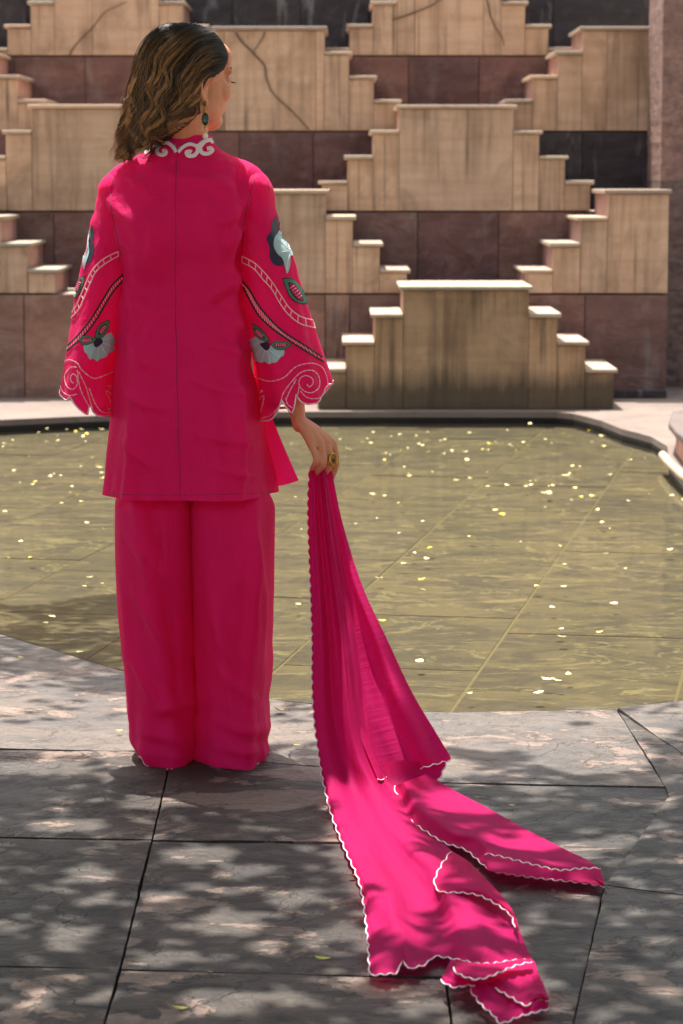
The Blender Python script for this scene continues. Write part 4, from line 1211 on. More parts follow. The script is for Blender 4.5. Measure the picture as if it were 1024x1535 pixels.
# seam, zip and collar
tb = bvh(tunic)
sa = Acc(); ribbon(sa, tb, [(264.5, 232), (264, 270), (263, 310), (263.8, 350), (262.5, 400), (263.6, 440), (263, 480), (265.4, 530), (265, 570), (267.6, 620), (267.2, 660), (269.5, 700), (269.5, 746)], 1.6, 0.0006); mesh_obj('back_seam', sa.V, sa.F, M['seam'], tunic, True)
sa = Acc(); ribbon(sa, tb, [(160, 741), (200, 741.5), (270, 742), (340, 741), (404, 738)], 1.0, 0.0006, stitch=2); mesh_obj('hem_stitching', sa.V, sa.F, M['seam'], tunic, True)
for pts in ([(393, 252), (400, 268), (404, 285)], [(384, 262), (372, 300), (365, 345), (362, 385)], [(170, 264), (166, 300), (172, 340), (182, 385)]):
    sa = Acc(); ribbon(sa, bvh(tunic, sleeve_l, sleeve_r), pts, 1.4, 0.0008); mesh_obj('armhole_seam', sa.V, sa.F, M['seam'], tunic, True)
sa = Acc(); ribbon(sa, tb, [(265.5, 219), (266, 228), (265.5, 236)], 3.4, 0.003); ribbon(sa, tb, [(265.5, 232), (265.5, 240)], 2.0, 0.005, 6)
mesh_obj('zip', sa.V, sa.F, M['pink'], tunic, True)
cl = Acc(); zc = (160, 20, 5.12)
for pts, w in (([(288, 1074), (345, 1036), (400, 1004), (462, 992), (510, 1022), (540, 1066)], 7.0), ([(418, 1012), (388, 1048), (396, 1080), (430, 1090), (456, 1076), (450, 1056), (428, 1060)], 5.4),
               ([(546, 1066), (588, 1024), (640, 1004), (688, 1020), (698, 1060), (668, 1094), (630, 1096), (612, 1072), (634, 1062), (652, 1070)], 6.0),
               ([(690, 1030), (735, 988), (790, 970), (818, 992)], 7.4), ([(745, 990), (716, 1034), (732, 1074), (776, 1080), (808, 1058), (792, 1038), (766, 1044)], 5.8)):
    ribbon(cl, tb, Z(pts, *zc), w, 0.0030, 40, taper=False)
collar = mesh_obj('collar_scrolls', cl.V, cl.F, M['thread'], tunic, True)
co = Acc()
for pts in ([(288, 1058), (345, 1020), (400, 988), (462, 976), (512, 1004), (545, 1052)], [(548, 1050), (588, 1008), (640, 988), (690, 1002), (735, 970), (790, 955), (826, 984)]):
    ribbon(co, tb, Z(pts, *zc), 1.2, 0.0034, 40)
mesh_obj('collar_outline', co.V, co.F, M['navy'], tunic, True)

# ------------------------------------------------------------------ body: one continuous skin
HC = W(287, 118, 6.085)                     # head centre
PSI = R(47)
hf = Vector((math.sin(PSI), math.cos(PSI), -0.05)).normalized()     # face direction
hr = Vector((math.cos(PSI), -math.sin(PSI), 0))                    # her right
hu = hr.cross(hf).normalized()
HB = Matrix((hr, hf, hu)).transposed()
def H(r, f, u): return HC + HB @ Vector((r, f, u))
bm = bmesh.new()
def ell(c, rad, rot=None, seg=20):
    m = Matrix.Translation(c) @ (rot.to_4x4() if rot else Matrix()) @ Matrix.Diagonal((*rad, 1))
    bmesh.ops.create_uvsphere(bm, u_segments=seg, v_segments=seg // 2 + 2, radius=1, matrix=m)
def limb(pts, rads, n_=14, seg=12):
    c = catmull([tuple(p) for p in pts], n_)
    rr = np.interp(np.linspace(0, 1, n_), np.linspace(0, 1, len(rads)), rads)
    V, F = tube_data([Vector(p) for p in c], list(rr), seg)
    vs_ = [bm.verts.new(p) for p in V]
    for f in F: bm.faces.new([vs_[i] for i in f])
    for e, r in ((c[0], rr[0]), (c[-1], rr[-1])): ell(Vector(e), (r, r, r), None, 12)
for c, r in (((0, -.012, .036), (.074, .093, .077)), ((0, .034, -.03), (.058, .056, .084)), ((0, .056, -.089), (.030, .032, .024)), ((.036, .015, -.064), (.022, .042, .03)), ((-.036, .015, -.064), (.022, .042, .03)),
             ((.036, .056, -.026), (.024, .026, .026)), ((-.036, .056, -.026), (.024, .026, .026)), ((0, .084, -.058), (.022, .013, .007)), ((0, .083, -.067), (.020, .013, .007)),
             ((.026, .074, .021), (.026, .014, .010)), ((-.026, .074, .021), (.026, .014, .010)), ((0, .066, .05), (.05, .03, .04)), ((.028, .0765, -.001), (.017, .0115, .012)), ((-.028, .0765, -.001), (.017, .0115, .012))):
    ell(H(*c), r, HB)
limb([H(0, .084, .012), H(0, .096, -.012), H(0, .104, -.030)], [.007, .009, .0115])
for s in (-1, 1):
    ell(H(s * .010, .094, -.033), (.008, .009, .007), HB, 10)
    # ear: rim, bowl and lobe
    E_ = lambda f, u, o=0.0: H(s * (.0695 + o * .8), -.021 + f * .85, -.031 + u * .85)
    limb([E_(.010, .010, .002), E_(.012, .026, .006), E_(-.002, .036, .011), E_(-.016, .028, .014), E_(-.018, .006, .013), E_(-.008, -.016, .008), E_(.004, -.026, .005)], [.0035, .0038, .0042, .0044, .004, .004, .0055], 24, 8)
    ell(E_(-.004, .004, .002), (.005, .015, .028), HB, 14)
    ell(E_(.004, -.026, .004), (.006, .008, .009), HB, 12)
NB = W(277, 226, 6.10)
limb([H(0, -.018, -.02), H(0.0, -.022, -.075), NB + Vector((0, 0, .02)), NB + Vector((0, 0.01, -.06))], [.055, .052, .054, .062], 16, 20)
def B(u, v, dy=0.0): return W(u, v, YW + dy)
def torso(rows):
    prev = None
    for (v, xl, xr, hd) in rows:
        cur = []
        for i in range(24):
            a = 2 * math.pi * i / 24
            p = B((xl + xr) / 2 + math.cos(a) * (xr - xl) / 2, v); p.y -= math.sin(a) * hd
            cur.append(bm.verts.new(p))
        if prev:
            for i in range(24): bm.faces.new((prev[i], prev[(i + 1) % 24], cur[(i + 1) % 24], cur[i]))
        else: bm.faces.new(cur[::-1])
        prev = cur
    bm.faces.new(prev)
torso([(225, 252, 302, .05), (245, 205, 350, .055), (268, 180, 380, .07), (320, 186, 356, .09), (380, 196, 346, .085), (440, 204, 340, .08), (500, 196, 350, .09), (580, 184, 370, .105), (680, 190, 368, .10), (740, 194, 372, .09)])
limb([B(188, 285), B(164, 350, .02), B(152, 440, .03), B(160, 500, .10), B(190, 560, .20)], [.038, .036, .033, .028, .020])      # her left arm, inside the sleeve
limb([B(190, 560, .20), B(206, 580, .215), B(220, 596, .22)], [.018, .024, .020])
for k in range(4): limb([B(212 + 7 * k, 602 - 5 * k, .21 + .006 * k), B(224 + 7 * k, 622 - 5 * k, .21 + .006 * k), B(230 + 6 * k, 640 - 5 * k, .215 + .005 * k)], [.0085, .008, .007])
limb([B(206, 570, .22), B(226, 574, .235), B(240, 582, .235)], [.011, .0095, .008])
for cx_, s in ((238, -1), (342, 1)):
    limb([B(cx_, 700), B(cx_ + 2, 860), B(cx_ + 3, 940), B(cx_ + 8, 1040, .0), B(cx_ + 10, 1116, .0)], [.078, .062, .050, .048, .034], 20, 16)
    limb([B(cx_ + 5, 1128, -.03), B(cx_ + 5, 1128, .06), B(cx_ + 6, 1134, .11)], [.026, .026, .016])
# right arm with the hand that holds the scarf
HY = -0.03
limb([B(368, 285), B(386, 350, .02), B(410, 440, .03), B(428, 520, .01), B(440, 590, HY), B(447.5, 628, HY), B(449, 638, HY)], [.038, .035, .033, .030, .0235, .0165, .0165], 30, 16)
kn = [(468, 670, HY - .022), (480.5, 666, HY - .008), (491, 665, HY + .007), (500, 665.5, HY + .022)]
for i, (u, v, y) in enumerate(kn):
    limb([B(448 + 1.2 * i, 632, HY - .008 + .006 * i), B((448 + u) / 2 + 2, (632 + v) / 2 - 1.5, HY + (y - HY) * 0.75), B(u, v, y)], [.0145, .0135, .0098], 10, 12)
fing = [[(468, 670, HY - .022), (473.5, 684, HY - .032), (474, 692, HY - .033), (470, 699, HY - .020), (466.5, 704, HY - .008)],
        [(480.5, 666, HY - .008), (485, 684, HY - .022), (485.5, 695, HY - .024), (478, 705, HY - .010), (471, 713, HY + .002)],
        [(491, 665, HY + .007), (494.5, 684, HY - .006), (495, 697, HY - .008), (487, 709, HY + .004), (480, 718, HY + .012)],
        [(500, 665.5, HY + .022), (504, 684, HY + .014), (503.5, 698, HY + .010), (499.5, 711, HY + .014), (495.5, 723, HY + .020)]]
for f_, r in zip(fing, ((.0088, .0083, .0080, .0072, .0060), (.0093, .0086, .0084, .0076, .0062), (.0097, .0090, .0086, .0078, .0064), (.0095, .0088, .0084, .0076, .0062))):
    limb([B(*q) for q in f_], r, 14, 10)
limb([B(455, 640, HY + .02), B(468, 662, HY + .042), B(480, 684, HY + .046), B(486, 704, HY + .036), B(488, 718, HY + .026)], [.014, .012, .010, .009, .007], 14, 10)
bm.verts.index_update()
tmp = bpy.data.meshes.new('tmp'); bm.to_mesh(tmp); bm.free()
to = bpy.data.objects.new('tmp', tmp); COL.objects.link(to)
md = to.modifiers.new('r', 'REMESH'); md.mode = 'VOXEL'; md.voxel_size = 0.0030; md.use_smooth_shade = True
ms = to.modifiers.new('s', 'SMOOTH'); ms.factor = 0.5; ms.iterations = 7
dg = bpy.context.evaluated_depsgraph_get()
ev = to.evaluated_get(dg).to_mesh()
bv = np.empty(len(ev.vertices) * 3); ev.vertices.foreach_get('co', bv)
bf = [tuple(p.vertices) for p in ev.polygons]
to.evaluated_get(dg).to_mesh_clear()
bpy.data.objects.remove(to); bpy.data.meshes.remove(tmp)
body = mesh_obj('body', bv.reshape(-1, 3), bf, M['skin'], person, True)
# eyes, brows and lashes
for s in (-1, 1):
    b_ = bmesh.new(); bmesh.ops.create_uvsphere(b_, u_segments=14, v_segments=10, radius=.0105, matrix=Matrix.Translation(H(s * .028, .0725, -.002)))
    ey_ = bm_obj('eye', b_, M['eye'], body, True)
    b_ = bmesh.new(); bmesh.ops.create_uvsphere(b_, u_segments=12, v_segments=8, radius=.0062, matrix=Matrix.Translation(H(s * .0285, .0785, -.002)))
    bm_obj('iris', b_, M['iris'], body, True)
    ac = Acc()
    for k in range(9):
        q = (k - 4) / 4
        a = H(s * .028 + q * .013, .0855 - .004 * q * q, .000 - .003 * q * q)
        ac.add(*tube_data([a, a + HB @ Vector((s * .002 + q * .002, .006, -.0015)), a + HB @ Vector((s * .004 + q * .004, .0125, -.0005))], [.0008, .0006, .0002], 4))
    mesh_obj('eyelashes', ac.V, ac.F, M['lash'], body, True)
    V, F = tube_data([H(s * (.014 + .032 * k / 8), .0885 - .010 * (k / 8) ** 2, .023 + .006 * math.sin(k / 8 * 2.2)) for k in range(9)], [.0012 + .0012 * math.sin(math.pi * k / 8) for k in range(9)], 6)
    mesh_obj('eyebrow', V, F, M['lash'], body, True)
# ------------------------------------------------------------------ hair
rng = np.random.default_rng(3)
HY0 = 6.085
CORE = [(40, 240, 300), (52, 226, 322), (66, 214, 329), (82, 206, 331), (92, 203, 324), (104, 200, 313), (118, 198, 306), (132, 196, 304), (150, 194, 302), (170, 193, 294), (188, 194, 274), (200, 197, 252), (212, 204, 226), (234, 212, 218)]
def env(v): return interp(CORE, v)
ENV = [(40, 238, 304), (52, 224, 330), (66, 212, 342), (82, 205, 348), (92, 202, 348), (104, 199, 341), (118, 197, 330), (132, 195, 320), (150, 193, 312), (170, 192, 302), (188, 193, 282), (200, 196, 262), (212, 203, 240), (234, 210, 224)]
def depth_at(u, v):
    xl, xr = interp(ENV, min(max(v, 40), 234))
    c, w = (xl + xr) / 2, (xr - xl) / 2 + 3
    q = max(0.0, 1 - ((u - c) / w) ** 2)
    d = 0.108 * math.sqrt(max(0.0, 1 - (max(0, 118 - v) / 84) ** 2)) if v < 118 else 0.108
    if v > 150: d = 0.108 + (v - 150) / 85 * 0.022
    return d * (0.25 + 0.75 * math.sqrt(q)) if v > 150 else d * math.sqrt(q)
HV, HF, HT = [], [], []
def hair_tube(pts, r0, cols):
    n_ = len(pts); b = len(HV)
    V, F = tube_data(pts, [r0 * (1 - 0.6 * (i / (n_ - 1)) ** 2) for i in range(n_)], 3, False)
    HV.extend(V); HF.extend([tuple(b + i for i in f) for f in F])
    for i in range(n_): HT.extend([cols[i]] * 3)
DARK, MID, LIGHT, TIP = np.array(srgb(26, 18, 15)), np.array(srgb(40, 25, 17)), np.array(srgb(224, 164, 98)), np.array(srgb(160, 100, 54))  # LIGHT: caramel strands, brightened in colour to stand in for backlit sun highlights
# the dark mass under the locks
b = len(HV); NS = 40; rows = 46
for j in range(rows):
    v = 42 + (208 - 42) * j / (rows - 1)
    xl, xr = env(v)
    for i in range(NS):
        a = 2 * math.pi * i / NS
        u = (xl + xr) / 2 + math.cos(a) * (xr - xl) / 2 * 0.94
        d = depth_at(u, v) * 0.88
        p = W(u, v, HY0)
        s = math.sin(a)
        if s > 0: p.y -= d * (0.9 + 0.12 * nz(u * .12, v * .03, 3))
        else: p.y += d * (0.85 if v < 100 else 0.85 - min(0.85, (v - 100) / 60)) * abs(s) - (0.06 if v > 150 else 0.06 * max(0, (v - 110) / 40))* abs(s)
        HV.append(p); HT.append(DARK * 0.9)
for j in range(rows - 1):
    for i in range(NS):
        i2 = (i + 1) % NS
        HF.append((b + j * NS + i, b + j * NS + i2, b + (j + 1) * NS + i2, b + (j + 1) * NS + i))
HF.append(tuple(b + i for i in range(NS))[::-1]); HF.append(tuple(b + (rows - 1) * NS + i for i in range(NS)))
# five control rails from the hairline to the ends; s runs from the temple lock to the far left lock
RAIL = [[(324, 114), (338, 101), (343, 84), (334, 64), (316, 46), (290, 37), (262, 36), (240, 42), (222, 58)],
        [(312, 118), (317, 107), (318, 88), (304, 70), (284, 60), (258, 56), (236, 58), (220, 68), (208, 88)],
        [(303, 131), (300, 126), (292, 118), (274, 104), (254, 94), (234, 88), (220, 92), (206, 104), (198, 124)],
        [(299, 153), (293, 152), (282, 152), (264, 144), (244, 136), (226, 132), (210, 136), (199, 148), (191, 160)],
        [(283, 186), (278, 188), (266, 190), (252, 188), (236, 184), (220, 184), (204, 188), (195, 192), (187, 196)],
        [(262, 202), (258, 206), (249, 210), (238, 215), (224, 220), (211, 226), (201, 230), (190, 230), (181, 218)],
        [(236, 214), (234, 218), (228, 224), (218, 232), (208, 238), (200, 243), (193, 246), (186, 244), (178, 236)]]
RS = [np.array(catmull(r, 200)) for r in RAIL]
def strand(s, rho, ph, amp, wl, dx, dy, light, tiplen=1.0, r0=0.0006, loose=0.0):
    k = min(199, max(0, int(s * 199)))
    c = catmull([tuple(r[k]) for r in RS], 26)
    pts, cols = [], []
    vari = rng.uniform(0.5, 1.3)
    L = 0.0
    nmax = int(26 * tiplen)
    for i in range(nmax):
        t = i / 25
        if i: L += float(np.hypot(*(c[i] - c[i - 1])))
        tt = c[min(i + 1, 25)] - c[max(i - 1, 0)]; tt = tt / (np.linalg.norm(tt) + 1e-9)
        nn = np.array([-tt[1], tt[0]])
        g = amp * min(1, max(0, (t - 0.15) / 0.5)) ** 1.2
        w = math.sin(L / wl * 2 * math.pi + ph)
        q = c[i] + nn * (w * g + dx * (0.4 + 0.8 * t)) + np.array([0, dy * t])
        if loose: q = q + np.array([-loose * t * t, 0])
        d = depth_at(q[0], min(q[1], 234)) * rho + 0.006 * math.cos(L / wl * 2 * math.pi + ph) * min(1, 2 * t)
        p = W(q[0], q[1], HY0); p.y -= d
        pts.append(p)
        h = max(0, min(1, (t - 0.05) / 0.35)) * light
        base = (DARK * (1 - min(1, t * 1.1)) + MID * min(1, t * 1.1)) * vari
        cc = base * (1 - h) + LIGHT * h
        k = 0.3 * t * t * min(1, 0.3 + light); cols.append(cc * (1 - k) + TIP * k)
    hair_tube(pts, r0, cols)
for cl_ in range(170):
    s = min(0.995, max(0.0, (cl_ + rng.uniform(-.8, .8)) / 169))
    rho = 1.03 + 0.07 * nz(s * 7, 1.5, 0) + rng.uniform(-.035, .035)
    ph = s * 9 + 1.5 * nz(s * 11, 4, 4) + rng.normal(0, 0.3); amp = 8.5 + 4 * nz(s * 8, 7, 1) + rng.uniform(-1.5, 1.5); wl = 52 + 8 * nz(s * 5, 2, 9)
    lt = rng.uniform(0.6, 1.0) if rng.random() < 0.17 else rng.uniform(0, 0.05)
    if lt > .5: rho += .025
    tl = rng.uniform(0.70, 1.0)
    wid = rng.uniform(0.6, 1.3) if lt > .5 else rng.uniform(1.2, 3.0)
    for _ in range(20):
        strand(s + rng.normal(0, .006), rho + rng.normal(0, .012), ph + rng.normal(0, .18), amp, wl, rng.normal(0, wid), rng.normal(0, 2), min(1, max(0, lt + rng.normal(0, .06))), min(1, tl + rng.uniform(-.08, .04)), 0.0009 if lt > .5 else 0.0007)
for _ in range(150):       # stray hairs
    strand(rng.uniform(0, 1), rng.uniform(1.04, 1.26), rng.uniform(0, 6), rng.uniform(4, 12), rng.uniform(30, 60), rng.normal(0, 7), rng.normal(0, 6), rng.uniform(0.0, 0.8), rng.uniform(0.6, 1), 0.0004, rng.uniform(0, 8))
for g in range(15):       # loose locks on the far left
    s = rng.uniform(0.86, 0.99); ph = rng.uniform(0, 6); am = rng.uniform(4, 8); wl = rng.uniform(44, 62); lo = rng.uniform(2, 15); lt = rng.uniform(0.2, 0.75)
    for _ in range(12):
        strand(s, rng.uniform(.8, 1.05), ph + rng.normal(0, .2), am, wl, rng.normal(0, 1.2), rng.normal(4, 3), lt, rng.uniform(.88, 1), 0.0005, lo + rng.normal(0, 1))
hair = mesh_obj('hair', HV, HF, M['hair'], person, True)
ca = hair.data.color_attributes.new('tint', 'FLOAT_COLOR', 'POINT')
ca.data.foreach_set('color', np.array([(c[0], c[1], c[2], 1.0) for c in HT], dtype=np.float32).ravel())

# ------------------------------------------------------------------ jewellery
bb = bvh(body)
ear_p = drop(bb, 307.5, 155, 0.003)
def ball(c, r, sc=(1, 1, 1), seg=12):
    b_ = bmesh.new()
    bmesh.ops.create_uvsphere(b_, u_segments=seg, v_segments=seg // 2 + 2, radius=1, matrix=Matrix.Translation(c) @ Matrix.Diagonal((r * sc[0], r * sc[1], r * sc[2], 1)))
    return b_
def join_bm(lst):
    out = bmesh.new()
    for q in lst:
        me = bpy.data.meshes.new('t'); q.to_mesh(me); q.free(); out.from_mesh(me); bpy.data.meshes.remove(me)
    return out
ez = lambda dv, du=0.0: ear_p + Vector((1.3 * du / 663, -0.007, -1.12 * dv / 663))
gold = [ball(ez(0), .0066, (1, .5, 1)), ball(ez(6), .0028), ball(ez(10), .0034), ball(ez(30), .003), ball(ez(34), .0024)]
for k in range(14):
    a = 2 * math.pi * k / 14
    gold.append(ball(ez(20 + 9.5 * math.sin(a), 5.0 * math.cos(a)), .0014, seg=8))
for k in range(-2, 3): gold.append(ball(ez(36 + 1.2 * (2 - abs(k)), k * 2.2), .0014, seg=8))
er = bm_obj('earring', join_bm(gold), M['gold'], person, True)
bm_obj('green_gem', ball(ez(20), .0078, (1, .5, 1.8)), M['gem'], er, True)
bm_obj('stud_gem', ball(ez(0) + Vector((0, -.003, 0)), .0034, (1, .6, 1)), M['ruby'], er, True)
bm_obj('pearl', ball(ez(42), .0062, (1, 1, 1.35)), M['pearl'], er, True)
rc = drop(bb, 497.5, 689, 0.002)
rn = Vector((0.55, -0.83, 0.10)).normalized()
rm = rn.to_track_quat('Z', 'Y').to_matrix()
def ring_disc():
    out = bmesh.new()
    for r0, r1, z0, z1 in ((0.0, .0125, .0, .0035), (.0105, .0140, .0, .0055)):
        N = 28; L = []
        for i in range(N):
            a = 2 * math.pi * i / N
            ro = r1 * (1 + 0.05 * math.cos(14 * a))
            for r, z in ((r0, z0), (ro, z0), (ro, z1), (r0, z1)):
                L.append(out.verts.new(rc + rm @ Vector((r * math.cos(a) * .8, r * math.sin(a) * 1.1, z))))
        for i in range(N):
            j = (i + 1) % N
            for q in range(4):
                q2 = (q + 1) % 4
                try: out.faces.new((L[4 * i + q], L[4 * i + q2], L[4 * j + q2], L[4 * j + q]))
                except ValueError: pass
    bmesh.ops.remove_doubles(out, verts=out.verts[:], dist=1e-6)
    return out
rg = [ring_disc()]
for k in range(12):
    a = 2 * math.pi * k / 12
    rg.append(ball(rc + rm @ Vector((.0085 * math.cos(a) * .8, .0085 * math.sin(a) * 1.1, .004)), .0016, seg=8))
band = bmesh.new()
V, F = tube_data([rc + rm @ Vector((0, .009 * math.sin(a), -.0085 + .0092 * math.cos(a))) for a in np.linspace(0, 2 * math.pi, 21)], .0014, 6)
vs_ = [band.verts.new(p) for p in V]
for f in F: band.faces.new([vs_[i] for i in f])
rg.append(band)
ring_o = bm_obj('finger_ring', join_bm(rg), M['gold'], person, True)
bm_obj('ring_stone', ball(rc + rn * .006, .0048), M['ruby'], ring_o, True)

# ------------------------------------------------------------------ the long scarf
HANDY, GV = 6.070, 1190.0
GY = G(512, GV, 0.012).y
def SC(u, v, lift=0.0):
    """hangs from the hand, then eases over on to the paving"""
    r = ray(u, v)
    th = (HANDY + (GY - HANDY) * (v - 704) / (GV - 704)) / r.y
    tg = (0.012 - CAM_H) / r.z
    k = 0.05
    m = min(th, tg)
    t = m - k * math.log(math.exp(-(th - m) / k) + math.exp(-(tg - m) / k))
    f = 1 + 2.4 * max(0.0, min(1.0, (v - GV + 60) / 160)) ** 1.5
    q = CAMP + r * (t - lift * f)
    q.z = max(q.z, 0.009)
    return q
scarf = empty('scarf', G(560, 1300), 'long bright pink gauze scarf with scalloped white edging, trailing over the paving', 'scarf')
clothV, clothF, weft = [], [], []
trims = Acc()
def arc(pts, n_):
    c = np.array(catmull(pts, 400)); d = np.r_[0, np.cumsum(np.hypot(*(c[1:] - c[:-1]).T))]
    s = np.linspace(0, d[-1], n_)
    return np.c_[np.interp(s, d, c[:, 0]), np.interp(s, d, c[:, 1])], d[-1]
def sheet(L, Rr, n_, m, lift, scl=False, scr=False, bot=None, trim_bottom=False, sc_amp=3.0, sc_wl=14.5, tr=0.0014, across=False, trim_from=0):
    A, la = arc(L, n_); B_, lb = arc(Rr, n_)
    b0 = len(clothV)
    edgeL, edgeR, edgeB = [], [], []
    for j in range(n_):
        t = j / (n_ - 1)
        ta = A[min(j + 1, n_ - 1)] - A[max(j - 1, 0)]; ta = ta / (np.linalg.norm(ta) + 1e-9)
        tb_ = B_[min(j + 1, n_ - 1)] - B_[max(j - 1, 0)]; tb_ = tb_ / (np.linalg.norm(tb_) + 1e-9)
        for i in range(m + 1):
            s = i / m
            q = A[j] * (1 - s) + B_[j] * s
            if bot is not None:
                q = q + np.array([0.0, bot(s)]) * max(0.0, (t - 0.86) / 0.14) ** 2
            if scl and i == 0: q = q + np.array([ta[1], -ta[0]]) * -sc_amp * abs(math.sin(math.pi * la * t / sc_wl))
            if scr and i == m: q = q + np.array([-tb_[1], tb_[0]]) * -sc_amp * abs(math.sin(math.pi * lb * t / sc_wl))
            if trim_bottom and j == n_ - 1: q = q + np.array([0, sc_amp * abs(math.sin(math.pi * np.hypot(*(A[-1] - B_[-1])) * s / sc_wl))])
            p = SC(q[0], q[1], lift(s, t, q))
            clothV.append(p)
            wd = math.hypot(*(A[j] - B_[j]))
            weft.append((s * wd * 0.10 + len(weft) * 0.0, t * la * 0.006, b0) if not across else (t * la * 0.16, s * wd * 0.008, b0))
            if i == 0 and q[1] >= trim_from: edgeL.append(p)
            if i == m: edgeR.append(p)
            if j == n_ - 1: edgeB.append(p)
    for j in range(n_ - 1):
        for i in range(m):
            clothF.append((b0 + j * (m + 1) + i, b0 + j * (m + 1) + i + 1, b0 + (j + 1) * (m + 1) + i + 1, b0 + (j + 1) * (m + 1) + i))
    tc = lambda e: trims.add(*tube_data([p - ray(512, 900).normalized() * 0.0012 for p in e], tr, 5))
    if scl: tc(edgeL)
    if scr: tc(edgeR)
    if trim_bottom: tc(edgeB)
def gs(x, c, w): return math.exp(-((x - c) / w) ** 2)
# hanging flap at the right, behind the front panel
sheet([(474, 703), (488, 800), (502, 900), (518, 1000), (532, 1080), (566, 1168)], [(497, 703), (514, 785), (544, 880), (582, 962), (618, 1038), (656, 1102), (677, 1137)], 150, 40,
      lambda s, t, q: -0.012 + 0.030 * t * math.sin(2.6 * math.pi * s + 0.6 + 0.8 * t) * (1 - 0.3 * s) + 0.020 * t * nz(s * 3, t * 4, 1) + 0.010 * t * math.sin(17 * s + 2 * t), trim_bottom=True, across=True)
# layer lying under it
sheet([(560, 1140), (574, 1180), (596, 1212), (611, 1228)], [(668, 1142), (657, 1166), (640, 1188), (611, 1200)], 40, 24,
      lambda s, t, q: 0.010 + 0.008 * math.sin(s * 5) * (1 - t) - (0.02 if q[1] < GV else 0), scr=True)
# right-hand tail on the ground
sheet([(592, 1178), (611, 1222), (640, 1245), (668, 1262), (700, 1273), (732, 1300), (760, 1308), (820, 1316), (870, 1321), (907, 1327)],
      [(640, 1160), (680, 1184), (720, 1205), (780, 1238), (845, 1272), (880, 1289), (899, 1304), (907, 1327)], 130, 30,
      lambda s, t, q: 0.006 + (0.034 * math.sin(math.pi * min(1, s * 1.08)) ** 1.0 * (0.5 + .5 * math.sin(4.2 * t + 2.4 * s + 0.4)) + 0.020 * gs(s, 0.25 + .2 * t, .16)) * (1 - 0.55 * t) + 0.004 * nz(s * 5, t * 9, 2), scl=True)
sheet([(727, 1297), (735, 1306), (762, 1309), (820, 1316), (870, 1321), (907, 1328)], [(727, 1281), (752, 1286), (800, 1298), (838, 1306), (868, 1304), (900, 1303)], 70, 10,
      lambda s, t, q: 0.024 + 0.014 * s - 0.012 * t, scr=True)
# front panel, from the hand to the corner on the paving
def main_lift(s, t, q):
    v = q[1]
    amp = float(np.interp(v, (704, 800, 950, 1150, 1260, 1400, 1460), (.008, .018, .024, .018, .012, .008, .005)))
    w = math.sin(2 * math.pi * (1.75 * s + 0.14 * math.sin(3 * t)) - 0.4) + 0.35 * math.sin(2 * math.pi * (4.3 * s + 0.3 * t) + 1) * min(1, max(0, (1150 - v) / 200))
    r = amp * (w + 1.0) * (1 if s > 0.02 else .4)
    g = max(0.0, min(1.0, (v - 1120) / 200)); g = g * g * (3 - 2 * g)
    r -= 0.016 * gs(s, 0.71, .05) * max(0, min(1, (1130 - v) / 130))
    r += g * (0.024 * gs(s, 0.80 - 0.05 * g, .09) * max(0.3, 1 - (v - 1200) / 300) + 0.011 * gs(s, 0.50 + .12 * g, .08) + 0.006 * gs(s, 0.22, .06))
    r += (0.25 + g) * (0.011 * (nz(s * 3.2 + 1, t * 9, 2)) + 0.006 * nz(s * 8, t * 18, 6)) * (1 if s > 0.03 else .3)
    k_ = max(0.0, min(1.0, (v - 1100) / 80))
    return r * (1 - k_) + k_ * (0.5 * (r + math.sqrt(r * r + 0.00008)))
BX, BY = zip(*[(0.0, 0), (.16, 1), (.20, -18), (.235, -4), (.33, -7), (.40, -20), (.53, -12), (.65, -3), (.76, 0), (.88, -2), (1, 0)])
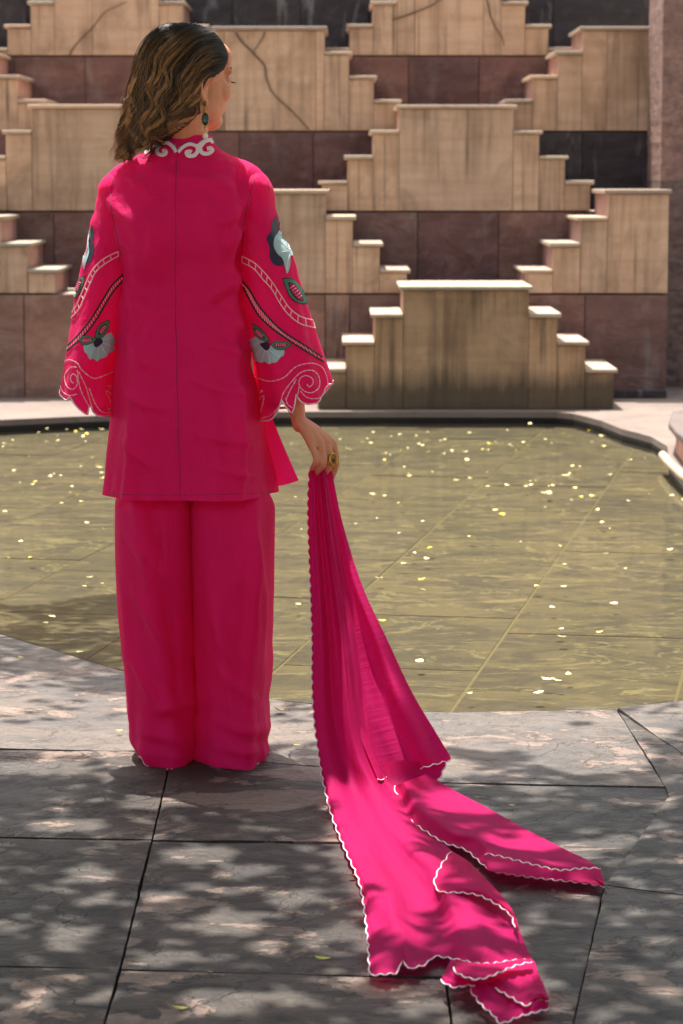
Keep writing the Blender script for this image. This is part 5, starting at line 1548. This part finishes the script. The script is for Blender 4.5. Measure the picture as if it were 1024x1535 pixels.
sheet([(465, 704), (463, 770), (466, 860), (469, 950), (470, 1040), (475, 1100), (486, 1170), (500, 1225), (520, 1275), (541, 1325), (551, 1390), (556, 1460)],
      [(489, 704), (505, 800), (523, 900), (537, 980), (548, 1060), (562, 1130), (592, 1185), (632, 1230), (678, 1276), (722, 1311), (766, 1360), (781, 1400), (797, 1437)], 300, 90,
      main_lift, scl=True, bot=lambda s: float(np.interp(s, BX, BY)), trim_bottom=True, trim_from=868)
# folded-over edge on it
sheet([(678, 1277), (663, 1298), (653, 1322), (662, 1335), (690, 1336), (720, 1341), (750, 1357), (768, 1372), (773, 1390)],
      [(678, 1276), (700, 1290), (722, 1311), (744, 1334), (760, 1352), (769, 1366), (774, 1380), (776, 1390)], 70, 14,
      lambda s, t, q: 0.040 - 0.012 * t + 0.006 * math.sin(math.pi * s), scl=True)
# small crumpled tail at the front
sheet([(706, 1482), (722, 1504), (740, 1520), (752, 1532), (775, 1523), (797, 1517), (822, 1510)], [(700, 1470), (738, 1478), (770, 1492), (792, 1500), (808, 1500), (818, 1497), (822, 1493)], 50, 12,
      lambda s, t, q: 0.006 + 0.012 * s + 0.005 * math.sin(9 * t), scl=True)
sheet([(661, 1468), (680, 1478), (702, 1475), (735, 1477), (768, 1494), (788, 1505), (808, 1497), (823, 1499)], [(676, 1438), (700, 1442), (728, 1446), (760, 1442), (797, 1438), (806, 1456), (815, 1476), (823, 1497)], 70, 20,
      lambda s, t, q: 0.018 + 0.016 * math.sin(math.pi * s) * (0.6 + 0.5 * math.sin(7 * t)) + 0.006 * nz(s * 4, t * 8, 3), scl=True)
sheet([(680, 1450), (690, 1459), (712, 1466), (730, 1463), (748, 1456), (772, 1446), (797, 1440)], [(688, 1438), (700, 1442), (720, 1444), (740, 1444), (760, 1441), (780, 1438), (797, 1437)], 50, 8,
      lambda s, t, q: 0.040 + 0.004 * math.sin(5 * t), scl=True)
cl_o = mesh_obj('cloth', clothV, clothF, M['pinkscarf'], scarf, True)
wa = cl_o.data.attributes.new('weft', 'FLOAT_VECTOR', 'POINT')
wa.data.foreach_set('vector', np.array(weft, dtype=np.float32).ravel())
mesh_obj('scalloped_trim', trims.V, trims.F, M['thread'], scarf, True)
